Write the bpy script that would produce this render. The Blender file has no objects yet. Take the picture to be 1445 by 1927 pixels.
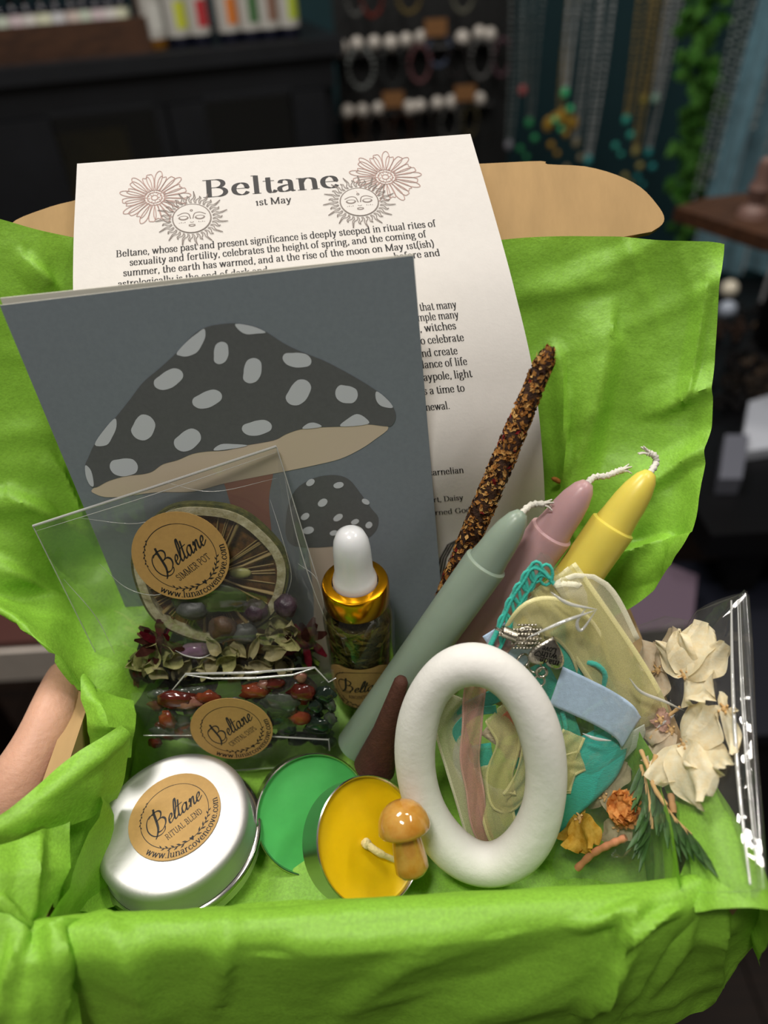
import bpy, bmesh, math, random
import numpy as np
from mathutils import Vector, Matrix, noise

SC = bpy.context.scene
COL = SC.collection
rnd = random.Random(7)

# ------------------------------------------------------------------ camera
CAM_POS = np.array([0.012, -0.089, 0.271])
PITCH, ROLL = math.radians(40), math.radians(3.4)
FPX, CXP, CYP = 1335.0, 722.5, 963.5
_R0 = np.array([1, 0, 0.]); _U0 = np.array([0, math.sin(PITCH), math.cos(PITCH)])
CF = np.array([0, math.cos(PITCH), -math.sin(PITCH)])
CR = math.cos(ROLL)*_R0 - math.sin(ROLL)*_U0
CU = math.sin(ROLL)*_R0 + math.cos(ROLL)*_U0
cam_d = bpy.data.cameras.new('camera'); cam = bpy.data.objects.new('camera', cam_d); COL.objects.link(cam)
cam.matrix_world = Matrix(((CR[0], CU[0], -CF[0], CAM_POS[0]), (CR[1], CU[1], -CF[1], CAM_POS[1]), (CR[2], CU[2], -CF[2], CAM_POS[2]), (0, 0, 0, 1)))
cam_d.sensor_fit = 'VERTICAL'; cam_d.sensor_height = 36.0; cam_d.sensor_width = 27.0
cam_d.lens = 36.0*FPX/1927.0
cam_d.clip_start = 0.01; cam_d.clip_end = 20
cam_d.dof.use_dof = True; cam_d.dof.focus_distance = 0.25; cam_d.dof.aperture_fstop = 5.2
SC.camera = cam

# ------------------------------------------------------------------ world, lamps, exposure
W = bpy.data.worlds.new('shop_air'); SC.world = W; W.use_nodes = True
W.node_tree.nodes['Background'].inputs[0].default_value = (1.0, 0.93, 0.84, 1)
W.node_tree.nodes['Background'].inputs[1].default_value = 0.085

def area(name, loc, target, sx, sy, power, col):
    d = bpy.data.lights.new(name, 'AREA'); d.shape = 'RECTANGLE'; d.size = sx; d.size_y = sy
    d.energy = power; d.color = col
    o = bpy.data.objects.new(name, d); COL.objects.link(o); o.location = loc
    o.rotation_euler = (Vector(target)-Vector(loc)).to_track_quat('-Z', 'Y').to_euler()
    return o
area('ceiling_panel_light', (-0.20, -0.24, 1.35), (0, .07, .05), 0.34, 0.16, 10.0, (1.0, 0.95, 0.88))
area('far_ceiling_panel_light', (-0.45, 0.68, 1.35), (0, .07, .05), 0.50, 0.30, 12.0, (1.0, 0.96, 0.91))
area('ceiling_strip_light', (0.75, 0.15, 1.30), (0, .1, .05), 0.5, 0.08, 5.0, (1.0, 0.95, 0.90))
area('shelf_spot_light', (0.35, 0.55, 1.25), (0.3, 1.35, -.05), 0.25, 0.12, 5.0, (1.0, 0.92, 0.82))
SC.view_settings.view_transform = 'Standard'; SC.view_settings.look = 'None'
SC.view_settings.gamma = 1.0; SC.view_settings.use_curve_mapping = False
SC.view_settings.exposure = 0.0
SC.cycles.transparent_max_bounces = 32
SC.cycles.max_bounces = 10

# ------------------------------------------------------------------ measuring helpers (photo pixel -> place in the room)
def A(*p): return np.array(p, float)
def nrm(v): v = np.array(v, float); return v/max(1e-12, np.linalg.norm(v))
def PZ(x, y, z):
    return CAM_POS + (CF + CR*(x-CXP)/FPX - CU*(y-CYP)/FPX)*z
def PL(x, y, p0, n):
    d = CF + CR*(x-CXP)/FPX - CU*(y-CYP)/FPX
    p0 = np.array(p0, float); n = np.array(n, float)
    return CAM_POS + d*(((p0-CAM_POS)@n)/(d@n))
def PY(x, y, yy): return PL(x, y, (0, yy, 0), (0, 1, 0))
def PH(x, y, zz): return PL(x, y, (0, 0, zz), (0, 0, 1))
def proj(p):
    d = np.array(p)-CAM_POS; z = d@CF
    return CXP+FPX*(d@CR)/z, CYP-FPX*(d@CU)/z
def lean(y0, deg):
    a = math.radians(deg); return (A(0, y0, 0), A(0, -math.cos(a), math.sin(a)))   # plane leaning back, normal to the viewer
def cr(pts, n, closed=False):
    """Catmull-Rom through points."""
    P = [np.array(p, float) for p in pts]; m = len(P); out = []
    segs = m if closed else m-1
    for i in range(segs):
        if closed: a, b, c, d = P[(i-1) % m], P[i], P[(i+1) % m], P[(i+2) % m]
        else:
            b, c = P[i], P[i+1]
            a = P[i-1] if i else 2*b-c
            d = P[i+2] if i+2 < m else 2*c-b
        for k in range(n):
            t = k/n
            out.append(.5*((2*b)+(c-a)*t+(2*a-5*b+4*c-d)*t*t+(3*b-a-3*c+d)*t**3))
    if not closed: out.append(P[-1])
    return out
def crgrid(G, nu, nv):
    rows = [cr(r, nu) for r in G]
    cols = [cr([r[j] for r in rows], nv) for j in range(len(rows[0]))]
    return [[cols[j][i] for j in range(len(cols))] for i in range(len(cols[0]))]

# ------------------------------------------------------------------ mesh builder
class MB:
    def __init__(s): s.v, s.f, s.m = [], [], []
    def add(s, verts, faces, mi=0):
        o = len(s.v); s.v += [tuple(float(c) for c in p) for p in verts]
        for f in faces: s.f.append([o+i for i in f]); s.m.append(mi)
        return s
    def grid(s, R, mi=0, cu=False, cv=False):
        nr, nc = len(R), len(R[0]); fs = []
        for i in range(nr-(0 if cv else 1)):
            for j in range(nc-(0 if cu else 1)):
                a, b = i, (i+1) % nr; c, d = j, (j+1) % nc
                fs.append((a*nc+c, a*nc+d, b*nc+d, b*nc+c))
        return s.add([p for r in R for p in r], fs, mi)
    def tube(s, pts, rad, n=10, mi=0, caps=True, flat=1.0):
        P = [np.array(p, float) for p in pts]; m = len(P)
        if np.isscalar(rad): rad = [rad]*m
        R = []; t0 = nrm(P[1]-P[0]); up = A(0, 0, 1) if abs(t0[2]) < .9 else A(1, 0, 0)
        u = nrm(np.cross(up, t0))
        for i in range(m):
            t = nrm(P[min(i+1, m-1)]-P[max(i-1, 0)])
            u = nrm(u-t*(u@t)); w = np.cross(t, u)
            R.append([P[i]+rad[i]*(math.cos(2*math.pi*k/n)*u+flat*math.sin(2*math.pi*k/n)*w) for k in range(n)])
        s.grid(R, mi, cu=True)
        if caps:
            s.add(R[0], [list(range(n))[::-1]], mi); s.add(R[-1], [list(range(n))], mi)
        return s
    def lathe(s, O, Ax, prof, n=40, mi=0, wob=None):
        O = np.array(O, float); Ax = nrm(Ax); up = A(0, 0, 1) if abs(Ax[2]) < .9 else A(1, 0, 0)
        u = nrm(np.cross(up, Ax)); w = np.cross(Ax, u); R = []
        for r, h in prof:
            r = max(r, 1e-6)
            R.append([O+Ax*h+r*(1+(wob(2*math.pi*k/n, h) if wob else 0))*(math.cos(2*math.pi*k/n)*u+math.sin(2*math.pi*k/n)*w) for k in range(n)])
        return s.grid(R, mi, cu=True)
    def box(s, c, size, mi=0, ax=None):
        c = np.array(c, float); X, Y, Z = ax if ax is not None else (A(1, 0, 0), A(0, 1, 0), A(0, 0, 1))
        a, b, d = [q/2 for q in size]; vs = []
        for k in (-1, 1):
            for j in (-1, 1):
                for i in (-1, 1): vs.append(c+X*i*a+Y*j*b+Z*k*d)
        return s.add(vs, [(0, 2, 3, 1), (4, 5, 7, 6), (0, 1, 5, 4), (2, 6, 7, 3), (0, 4, 6, 2), (1, 3, 7, 5)], mi)
    def ball(s, c, r, n=16, mi=0, ax=None, jit=0, seed=0, freq=1.5):
        c = np.array(c, float)
        if np.isscalar(r): r = (r, r, r)
        X, Y, Z = ax if ax is not None else (A(1, 0, 0), A(0, 1, 0), A(0, 0, 1)); R = []; h = max(4, n//2)
        for i in range(h+1):
            th = math.pi*i/h; row = []
            for k in range(n):
                ph = 2*math.pi*k/n; d = (math.sin(th)*math.cos(ph), math.sin(th)*math.sin(ph), math.cos(th))
                q = 1+(jit*noise.noise(Vector(d)*freq+Vector((seed*3.1, seed*1.7, 0))) if jit else 0)
                row.append(c+q*(X*r[0]*d[0]+Y*r[1]*d[1]+Z*r[2]*d[2]))
            R.append(row)
        return s.grid(R, mi, cu=True)
    def poly(s, pts, mi=0): return s.add(pts, [list(range(len(pts)))], mi)
    def prism(s, pts, ext, mi=0, side=None):
        n = len(pts); P = [np.array(p, float) for p in pts]; Q = [p+np.array(ext) for p in P]
        s.add(P, [list(range(n))[::-1]], mi); s.add(Q, [list(range(n))], mi)
        return s.add(P+Q, [(i, (i+1) % n, n+(i+1) % n, n+i) for i in range(n)], mi if side is None else side)
    def build(s, name, mats, parent=None, smooth=30, origin=None, merge=0):
        if not isinstance(mats, (list, tuple)): mats = [mats]
        V = np.array(s.v)
        if parent is not None: o0 = wloc(parent)
        elif origin is not None: o0 = np.array(origin, float)
        else: o0 = A((V[:, 0].min()+V[:, 0].max())/2, (V[:, 1].min()+V[:, 1].max())/2, V[:, 2].min())
        me = bpy.data.meshes.new(name)
        me.from_pydata([tuple(p) for p in (V-o0)], [], s.f)
        for m in mats: me.materials.append(m)
        me.polygons.foreach_set('material_index', s.m)
        if merge:
            bm = bmesh.new(); bm.from_mesh(me); bmesh.ops.remove_doubles(bm, verts=bm.verts, dist=merge)
            bm.to_mesh(me); bm.free()
        me.update()
        if smooth:
            me.shade_smooth()
            if smooth < 180: me.set_sharp_from_angle(angle=math.radians(smooth))
        o = bpy.data.objects.new(name, me); COL.objects.link(o)
        if parent is not None: o.parent = parent
        else: o.location = o0
        return o
def wloc(o):
    l = A(0, 0, 0)
    while o is not None: l = l+np.array(o.location); o = o.parent
    return l
def tag(o, label, cat, group=None, kind=None):
    o['label'] = label; o['category'] = cat
    if group: o['group'] = group
    if kind: o['kind'] = kind
    return o
def thing(name, label, cat, loc, group=None):
    o = bpy.data.objects.new(name, None); COL.objects.link(o); o.location = tuple(float(c) for c in loc); o.empty_display_size = .01
    return tag(o, label, cat, group)
def struct(o): o['kind'] = 'structure'; return o
def dup(root, loc, rotz=0, label=None, group=None, scale=None):
    r = root.copy(); COL.objects.link(r); r.location = tuple(loc); r.rotation_euler = (0, 0, rotz)
    if scale: r.scale = (scale,)*3
    if label: r['label'] = label
    if group: r['group'] = group
    for ch in list(root.children):
        c = ch.copy(); COL.objects.link(c); c.parent = r
        for g in ch.children:
            d = g.copy(); COL.objects.link(d); d.parent = c
    return r

# ------------------------------------------------------------------ materials
def nt(name):
    m = bpy.data.materials.new(name); m.use_nodes = True
    t = m.node_tree; b = t.nodes.get('Principled BSDF'); return m, t, b
def tex(t, scale, detail=3, rough=.6, typ='ShaderNodeTexNoise', stretch=None):
    co = t.nodes.new('ShaderNodeTexCoord'); n = t.nodes.new(typ); n.inputs['Scale'].default_value = scale
    if typ == 'ShaderNodeTexNoise': n.inputs['Detail'].default_value = detail; n.inputs['Roughness'].default_value = rough
    src = co.outputs['Object']
    if stretch:
        mp = t.nodes.new('ShaderNodeMapping'); mp.inputs['Scale'].default_value = stretch
        t.links.new(src, mp.inputs[0]); src = mp.outputs[0]
    t.links.new(src, n.inputs['Vector']); return n
def lin(c):   # sRGB 0-255 -> linear
    return tuple(((x/255)/12.92 if x/255 <= .04045 else ((x/255+.055)/1.055)**2.4) for x in c)
def pm(name, rgb, rough=.5, metal=0., var=0., vs=60, bump=0., bs=300, stretch=None, trans=0., ior=1.45, sss=0., sr=.004, alt=None, spec=.5, coat=0., alpha=1., sheen=0., bdist=.001):
    m, t, b = nt(name); c = lin(rgb)
    b.inputs['Base Color'].default_value = (*c, 1); b.inputs['Roughness'].default_value = rough; b.inputs['Metallic'].default_value = metal
    b.inputs['IOR'].default_value = ior; b.inputs['Transmission Weight'].default_value = trans; b.inputs['Specular IOR Level'].default_value = spec
    b.inputs['Coat Weight'].default_value = coat; b.inputs['Alpha'].default_value = alpha; b.inputs['Sheen Weight'].default_value = sheen
    if sss: b.inputs['Subsurface Weight'].default_value = sss; b.inputs['Subsurface Radius'].default_value = (1, .7, .4); b.inputs['Subsurface Scale'].default_value = sr
    if var or alt:
        n = tex(t, vs, 4, .65, stretch=stretch); r = t.nodes.new('ShaderNodeValToRGB')
        c2 = lin(alt) if alt else tuple(min(1, x*(1+var)) for x in c); c1 = c if alt else tuple(x*(1-var) for x in c)
        r.color_ramp.elements[0].position = .35; r.color_ramp.elements[1].position = .65
        r.color_ramp.elements[0].color = (*c1, 1); r.color_ramp.elements[1].color = (*c2, 1)
        t.links.new(n.outputs['Fac'], r.inputs[0]); t.links.new(r.outputs[0], b.inputs['Base Color'])
    if bump:
        n = tex(t, bs, 4, .6, stretch=stretch); bp = t.nodes.new('ShaderNodeBump'); bp.inputs['Strength'].default_value = bump; bp.inputs['Distance'].default_value = bdist
        t.links.new(n.outputs['Fac'], bp.inputs['Height']); t.links.new(bp.outputs[0], b.inputs['Normal'])
    return m
def tissue_mat(name, rgb, tfac=.38, bs=900):
    m, t, b = nt(name); t.nodes.remove(b); out = t.nodes['Material Output']
    c = lin(rgb); n = tex(t, bs, 4, .7, stretch=(1, 1, 2.2)); r = t.nodes.new('ShaderNodeValToRGB')
    r.color_ramp.elements[0].position = .3; r.color_ramp.elements[1].position = .72
    r.color_ramp.elements[0].color = (*[x*.78 for x in c], 1); r.color_ramp.elements[1].color = (*[min(1, x*1.14) for x in c], 1)
    t.links.new(n.outputs['Fac'], r.inputs[0])
    n2 = tex(t, 75, 5, .62); bp = t.nodes.new('ShaderNodeBump'); bp.inputs['Strength'].default_value = .35; bp.inputs['Distance'].default_value = .002
    t.links.new(n2.outputs['Fac'], bp.inputs['Height'])
    d = t.nodes.new('ShaderNodeBsdfDiffuse'); tr = t.nodes.new('ShaderNodeBsdfTranslucent'); g = t.nodes.new('ShaderNodeBsdfGlossy'); g.inputs['Roughness'].default_value = .5
    g.inputs['Color'].default_value = (.7, .8, .6, 1)
    for s in (d, tr): t.links.new(r.outputs[0], s.inputs['Color'])
    for s in (d, g): t.links.new(bp.outputs[0], s.inputs['Normal'])
    a = t.nodes.new('ShaderNodeMixShader'); a.inputs[0].default_value = tfac
    t.links.new(d.outputs[0], a.inputs[1]); t.links.new(tr.outputs[0], a.inputs[2])
    e = t.nodes.new('ShaderNodeMixShader'); e.inputs[0].default_value = .05
    t.links.new(a.outputs[0], e.inputs[1]); t.links.new(g.outputs[0], e.inputs[2]); t.links.new(e.outputs[0], out.inputs[0])
    return m
def film_mat(name, tint=(.97, .98, .97), rough=.04, base=.03, bump=.25, bs=60, ior=1.45, haze=0.0, weave=0):
    """clear film / thin glass: transparent + glossy by Fresnel, a little milky haze if wanted"""
    m, t, b = nt(name); t.nodes.remove(b); out = t.nodes['Material Output']
    tp = t.nodes.new('ShaderNodeBsdfTransparent'); tp.inputs[0].default_value = (*tint, 1)
    g = t.nodes.new('ShaderNodeBsdfGlossy'); g.inputs['Roughness'].default_value = rough
    fr = t.nodes.new('ShaderNodeLayerWeight'); fr.inputs[0].default_value = .5      # same from both sides of the sheet
    pw = t.nodes.new('ShaderNodeMath'); pw.operation = 'POWER'; pw.inputs[1].default_value = 4.0; t.links.new(fr.outputs['Facing'], pw.inputs[0])
    ad = t.nodes.new('ShaderNodeMath'); ad.operation = 'MULTIPLY_ADD'; ad.inputs[1].default_value = .85; ad.inputs[2].default_value = base+.045; ad.use_clamp = True
    t.links.new(pw.outputs[0], ad.inputs[0])
    if bump:
        n = tex(t, bs, 3, .5, stretch=(1, 1, .45)); bp = t.nodes.new('ShaderNodeBump'); bp.inputs['Strength'].default_value = bump; bp.inputs['Distance'].default_value = .004
        t.links.new(n.outputs['Fac'], bp.inputs['Height']); t.links.new(bp.outputs[0], g.inputs['Normal']); t.links.new(bp.outputs[0], fr.inputs['Normal'])
    mx = t.nodes.new('ShaderNodeMixShader'); t.links.new(ad.outputs[0], mx.inputs[0]); t.links.new(tp.outputs[0], mx.inputs[1]); t.links.new(g.outputs[0], mx.inputs[2])
    last = mx
    if haze:
        d = t.nodes.new('ShaderNodeBsdfDiffuse'); d.inputs[0].default_value = (.8, .8, .78, 1)
        m2 = t.nodes.new('ShaderNodeMixShader'); m2.inputs[0].default_value = haze
        t.links.new(mx.outputs[0], m2.inputs[1]); t.links.new(d.outputs[0], m2.inputs[2]); last = m2
    t.links.new(last.outputs[0], out.inputs[0]); return m
def sheer_mat(name, rgb, opac=.5, rough=.35, weave=4200):
    """organza: a see-through weave"""
    m, t, b = nt(name); out = t.nodes['Material Output']
    b.inputs['Base Color'].default_value = (*lin(rgb), 1); b.inputs['Roughness'].default_value = rough; b.inputs['Sheen Weight'].default_value = .4
    co = t.nodes.new('ShaderNodeTexCoord'); w = t.nodes.new('ShaderNodeTexNoise'); w.inputs['Scale'].default_value = weave; t.links.new(co.outputs['Object'], w.inputs['Vector'])
    r = t.nodes.new('ShaderNodeMapRange'); r.inputs[1].default_value = .35; r.inputs[2].default_value = .65; r.inputs[3].default_value = max(0, opac-.15); r.inputs[4].default_value = min(1, opac+.15)
    t.links.new(w.outputs['Fac'], r.inputs[0])
    tp = t.nodes.new('ShaderNodeBsdfTransparent'); mx = t.nodes.new('ShaderNodeMixShader')
    t.links.new(r.outputs[0], mx.inputs[0]); t.links.new(tp.outputs[0], mx.inputs[1]); t.links.new(b.outputs[0], mx.inputs[2]); t.links.new(mx.outputs[0], out.inputs[0])
    return m
def thin_mat(name, rgb, tfac=.35, var=.15, vs=400, bump=.3, bs=500, alt=None):
    """thin organic sheet (petals, leaves, paper): diffuse + translucent"""
    m, t, b = nt(name); t.nodes.remove(b); out = t.nodes['Material Output']; c = lin(rgb)
    n = tex(t, vs, 4, .65); r = t.nodes.new('ShaderNodeValToRGB'); r.color_ramp.elements[0].position = .35; r.color_ramp.elements[1].position = .65
    c2 = lin(alt) if alt else tuple(min(1, x*(1+var)) for x in c)
    r.color_ramp.elements[0].color = (*[x*(1-var) for x in c], 1); r.color_ramp.elements[1].color = (*c2, 1); t.links.new(n.outputs['Fac'], r.inputs[0])
    d = t.nodes.new('ShaderNodeBsdfDiffuse'); tr = t.nodes.new('ShaderNodeBsdfTranslucent')
    for s in (d, tr): t.links.new(r.outputs[0], s.inputs['Color'])
    if bump:
        n2 = tex(t, bs, 3, .6); bp = t.nodes.new('ShaderNodeBump'); bp.inputs['Strength'].default_value = bump; bp.inputs['Distance'].default_value = .001
        t.links.new(n2.outputs['Fac'], bp.inputs['Height']); t.links.new(bp.outputs[0], d.inputs['Normal'])
    a = t.nodes.new('ShaderNodeMixShader'); a.inputs[0].default_value = tfac
    t.links.new(d.outputs[0], a.inputs[1]); t.links.new(tr.outputs[0], a.inputs[2]); t.links.new(a.outputs[0], out.inputs[0])
    return m
M = {}
# ------------------------------------------------------------------ lettering: skeleton strokes swelled like a broad nib
def arc(cx, cy, rx, ry, a0, a1, n=14):
    return [(cx+rx*math.cos(math.radians(a0+(a1-a0)*i/n)), cy+ry*math.sin(math.radians(a0+(a1-a0)*i/n))) for i in range(n+1)]
def sp(*p): return [tuple(q) for q in cr(p, 5)]
def sf(x, y, w=.1): return [(x-w, y), (x+w, y)]
XH, CH, AH = .48, .70, .74
def _glyphs():
    g = {}
    def L(ch, adv, *s): g[ch] = (adv, s)
    v = lambda x, a, b: [(x, a), (x, b)]
    arch = lambda x0, x1: sp((x0, .30), (x0+.07, .44), ((x0+x1)/2+.03, XH), (x1-.02, .42), (x1, .30))+[(x1, 0)]
    L('a', .46, sp((.09, .36), (.12, .45), (.21, XH), (.31, .43), (.33, .32))+[(.33, .08), (.37, .01), (.43, .01)], sp((.33, .27), (.20, .25), (.08, .17), (.09, .04), (.18, 0), (.28, .04), (.33, .1)))
    L('b', .52, v(.12, 0, AH), sf(.07, AH, .06), arc(.27, .24, .17, .245, 150, -160))
    L('c', .45, sp((.37, .36), (.31, .46), (.22, XH), (.10, .38), (.07, .24), (.10, .1), (.22, 0), (.33, .03), (.39, .12)))
    L('d', .54, v(.40, 0, AH), sf(.35, AH, .06), sf(.44, 0, .05), arc(.25, .24, .17, .245, 30, 340))
    L('e', .46, sp((.09, .26), (.25, .26), (.38, .26))+sp((.38, .28), (.34, .42), (.23, XH), (.11, .40), (.07, .24), (.11, .08), (.23, 0), (.33, .03), (.39, .11)))
    L('f', .33, sp((.32, .68), (.25, AH), (.17, .68), (.15, .56))+[(.15, 0)], sf(.15, XH, .13), sf(.15, 0, .1))
    L('g', .48, arc(.21, .31, .13, .17, 0, 360, 20), sp((.16, .15), (.09, .08), (.14, .02), (.33, 0), (.40, -.08), (.33, -.2), (.18, -.22), (.06, -.16), (.08, -.06), (.15, 0)), sp((.31, .42), (.38, .48), (.44, .47)))
    L('h', .54, v(.12, 0, AH), sf(.07, AH, .06), sf(.12, 0), arch(.12, .42), sf(.42, 0))
    L('i', .26, v(.13, 0, XH), sf(.08, XH, .06), sf(.13, 0), [(.13, .62), (.13, .70)])
    L('k', .5, v(.12, 0, AH), sf(.07, AH, .06), sf(.12, 0), [(.14, .18), (.38, XH)], [(.22, .27), (.44, 0)], sf(.42, 0, .08), sf(.38, XH, .08))
    L('l', .26, v(.13, 0, AH), sf(.08, AH, .06), sf(.13, 0))
    L('m', .82, v(.12, 0, XH), sf(.07, XH, .06), sf(.12, 0), arch(.12, .41), sf(.41, 0), arch(.41, .70), sf(.70, 0))
    L('n', .54, v(.12, 0, XH), sf(.07, XH, .06), sf(.12, 0), arch(.12, .42), sf(.42, 0))
    L('o', .49, arc(.245, .24, .18, .245, 0, 360, 22))
    L('p', .53, v(.12, -.22, XH), sf(.07, XH, .06), sf(.12, -.22), arc(.28, .24, .17, .245, 150, -150))
    L('r', .38, v(.12, 0, XH), sf(.07, XH, .06), sf(.12, 0), sp((.12, .3), (.19, .44), (.28, XH), (.33, .42)))
    L('s', .38, sp((.31, .37), (.26, .46), (.18, XH), (.09, .42), (.09, .32), (.19, .26), (.29, .19), (.30, .07), (.20, 0), (.11, .03), (.07, .13)))
    L('t', .33, sp((.15, .62), (.15, .4), (.15, .12), (.19, .01), (.26, .01), (.31, .08)), sf(.16, XH, .13))
    L('u', .54, sp((.12, XH), (.12, .2), (.14, .06), (.22, 0), (.33, .05), (.40, .16)), v(.40, 0, XH), sf(.07, XH, .06), sf(.36, XH, .05), sf(.44, 0, .05))
    L('v', .48, [(.08, XH), (.24, 0)], [(.24, .01), (.40, XH)], sf(.08, XH, .09), sf(.4, XH, .07))
    L('w', .72, [(.08, XH), (.22, 0)], [(.22, .01), (.36, XH)], [(.36, XH), (.50, 0)], [(.50, .01), (.64, XH)], sf(.08, XH, .09), sf(.36, XH, .07), sf(.64, XH, .07))
    L('x', .48, [(.08, XH), (.40, 0)], [(.09, 0), (.39, XH)], sf(.08, XH, .07), sf(.40, XH, .06), sf(.09, 0, .07), sf(.4, 0, .07))
    L('y', .48, [(.08, XH), (.24, .02)], sp((.40, XH), (.27, .1), (.19, -.14), (.11, -.22), (.05, -.17)), sf(.08, XH, .09), sf(.4, XH, .07))
    L('.', .22, [(.11, .0), (.11, .07)]); L(',', .22, sp((.11, .07), (.12, 0), (.07, -.1)))
    L('(', .3, sp((.24, .78), (.13, .55), (.1, .3), (.13, .05), (.24, -.16))); L(')', .3, sp((.06, .78), (.17, .55), (.2, .3), (.17, .05), (.06, -.16)))
    L('1', .32, v(.16, 0, XH), sf(.16, 0, .1), [(.05, .40), (.16, XH)])
    L('B', .66, v(.16, 0, CH), sf(.12, CH, .1), sf(.12, 0, .1), [(.16, CH), (.32, CH)]+arc(.32, .535, .17, .165, 90, -90)+[(.16, .37)], [(.30, .37), (.34, .37)]+arc(.34, .185, .2, .185, 90, -90)+[(.16, 0)])
    L('M', .9, v(.14, 0, CH), v(.74, 0, CH), [(.14, CH), (.44, .02)], [(.44, .02), (.74, CH)], sf(.1, CH, .09), sf(.78, CH, .09), sf(.14, 0), sf(.74, 0))
    L('D', .7, v(.16, 0, CH), sf(.12, CH, .1), sf(.12, 0, .1), [(.16, CH), (.28, CH)]+arc(.28, .35, .33, .35, 90, -90)+[(.16, 0)])
    L('G', .72, sp((.58, .52), (.50, .66), (.36, .71), (.17, .60), (.09, .35), (.17, .1), (.36, -.01), (.50, .04), (.56, .14)), v(.57, .04, .30), sf(.57, .30, .1))
    L('H', .78, v(.16, 0, CH), v(.62, 0, CH), [(.16, .36), (.62, .36)], sf(.16, CH), sf(.16, 0), sf(.62, CH), sf(.62, 0))
    L('I', .34, v(.17, 0, CH), sf(.17, CH), sf(.17, 0)); L('L', .6, v(.16, 0, CH), sf(.16, CH), [(.08, 0), (.52, 0)], v(.52, 0, .16))
    L('P', .6, v(.16, 0, CH), sf(.12, CH, .1), sf(.16, 0), [(.16, CH), (.32, CH)]+arc(.32, .51, .2, .19, 90, -90)+[(.16, .32)])
    L('R', .68, v(.16, 0, CH), sf(.12, CH, .1), sf(.16, 0), [(.16, CH), (.32, CH)]+arc(.32, .52, .19, .18, 90, -90)+[(.16, .34)], sp((.32, .34), (.45, .2), (.52, .03), (.64, .02)))
    L('S', .54, sp((.44, .54), (.38, .66), (.26, .71), (.12, .63), (.11, .49), (.25, .38), (.41, .28), (.44, .12), (.3, 0), (.16, .03), (.09, .17)))
    L('T', .64, v(.32, 0, CH), sf(.32, 0), [(.06, CH), (.58, CH)], v(.06, .56, CH), v(.58, .56, CH))
    L('C', .68, sp((.58, .5), (.5, .65), (.36, .71), (.17, .60), (.09, .35), (.17, .1), (.36, -.01), (.5, .05), (.59, .18)))
    L('N', .76, v(.14, 0, CH), v(.60, 0, CH), [(.14, CH), (.60, 0)], sf(.1, CH, .08), sf(.14, 0), sf(.6, CH))
    L('E', .6, v(.16, 0, CH), [(.08, CH), (.5, CH)], [(.08, 0), (.53, 0)], [(.16, .36), (.38, .36)], v(.5, .56, CH), v(.53, 0, .16))
    L('A', .7, [(.08, 0), (.33, CH)], [(.33, CH), (.60, 0)], [(.18, .24), (.50, .24)], sf(.08, 0, .09), sf(.6, 0, .1))
    L('O', .74, arc(.37, .35, .28, .36, 0, 360, 26)); L('U', .72, sp((.15, CH), (.15, .25), (.2, .05), (.36, -.01), (.52, .06), (.57, .25), (.57, CH)), sf(.15, CH), sf(.57, CH))
    L('Y', .66, [(.08, CH), (.33, .34)], [(.33, .34), (.58, CH)], v(.33, 0, .34), sf(.08, CH, .08), sf(.58, CH, .08), sf(.33, 0))
    L(' ', .24)
    return g
GL = _glyphs()
def ribbon2(st, hair, stem, ang=0):
    P = [np.array(p, float) for p in st]; n = len(P); l, r, ca, sa = [], [], math.cos(ang), math.sin(ang)
    for i in range(n):
        d = P[min(i+1, n-1)]-P[max(i-1, 0)]; q = np.linalg.norm(d); d = d/q if q > 1e-9 else A(1, 0)
        w = hair+(stem-hair)*min(1, abs(d[1]*ca-d[0]*sa))**1.2; k = A(-d[1], d[0])*w/2
        l.append(P[i]+k); r.append(P[i]-k)
    return l, r
def typeset(s, hair=.03, stem=.10, track=0.0):
    out, x = [], 0
    for ch in s:
        adv, sts = GL.get(ch, GL[' '])
        for st in sts:
            l, r = ribbon2([(px+x, py) for px, py in st], hair, stem); out.append((l, r))
        x += adv+track
    return out, x
def ink(mb, ribs, fn, mi):
    for l, r in ribs:
        mb.grid([[fn(*p) for p in l], [fn(*p) for p in r]], mi)
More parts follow.
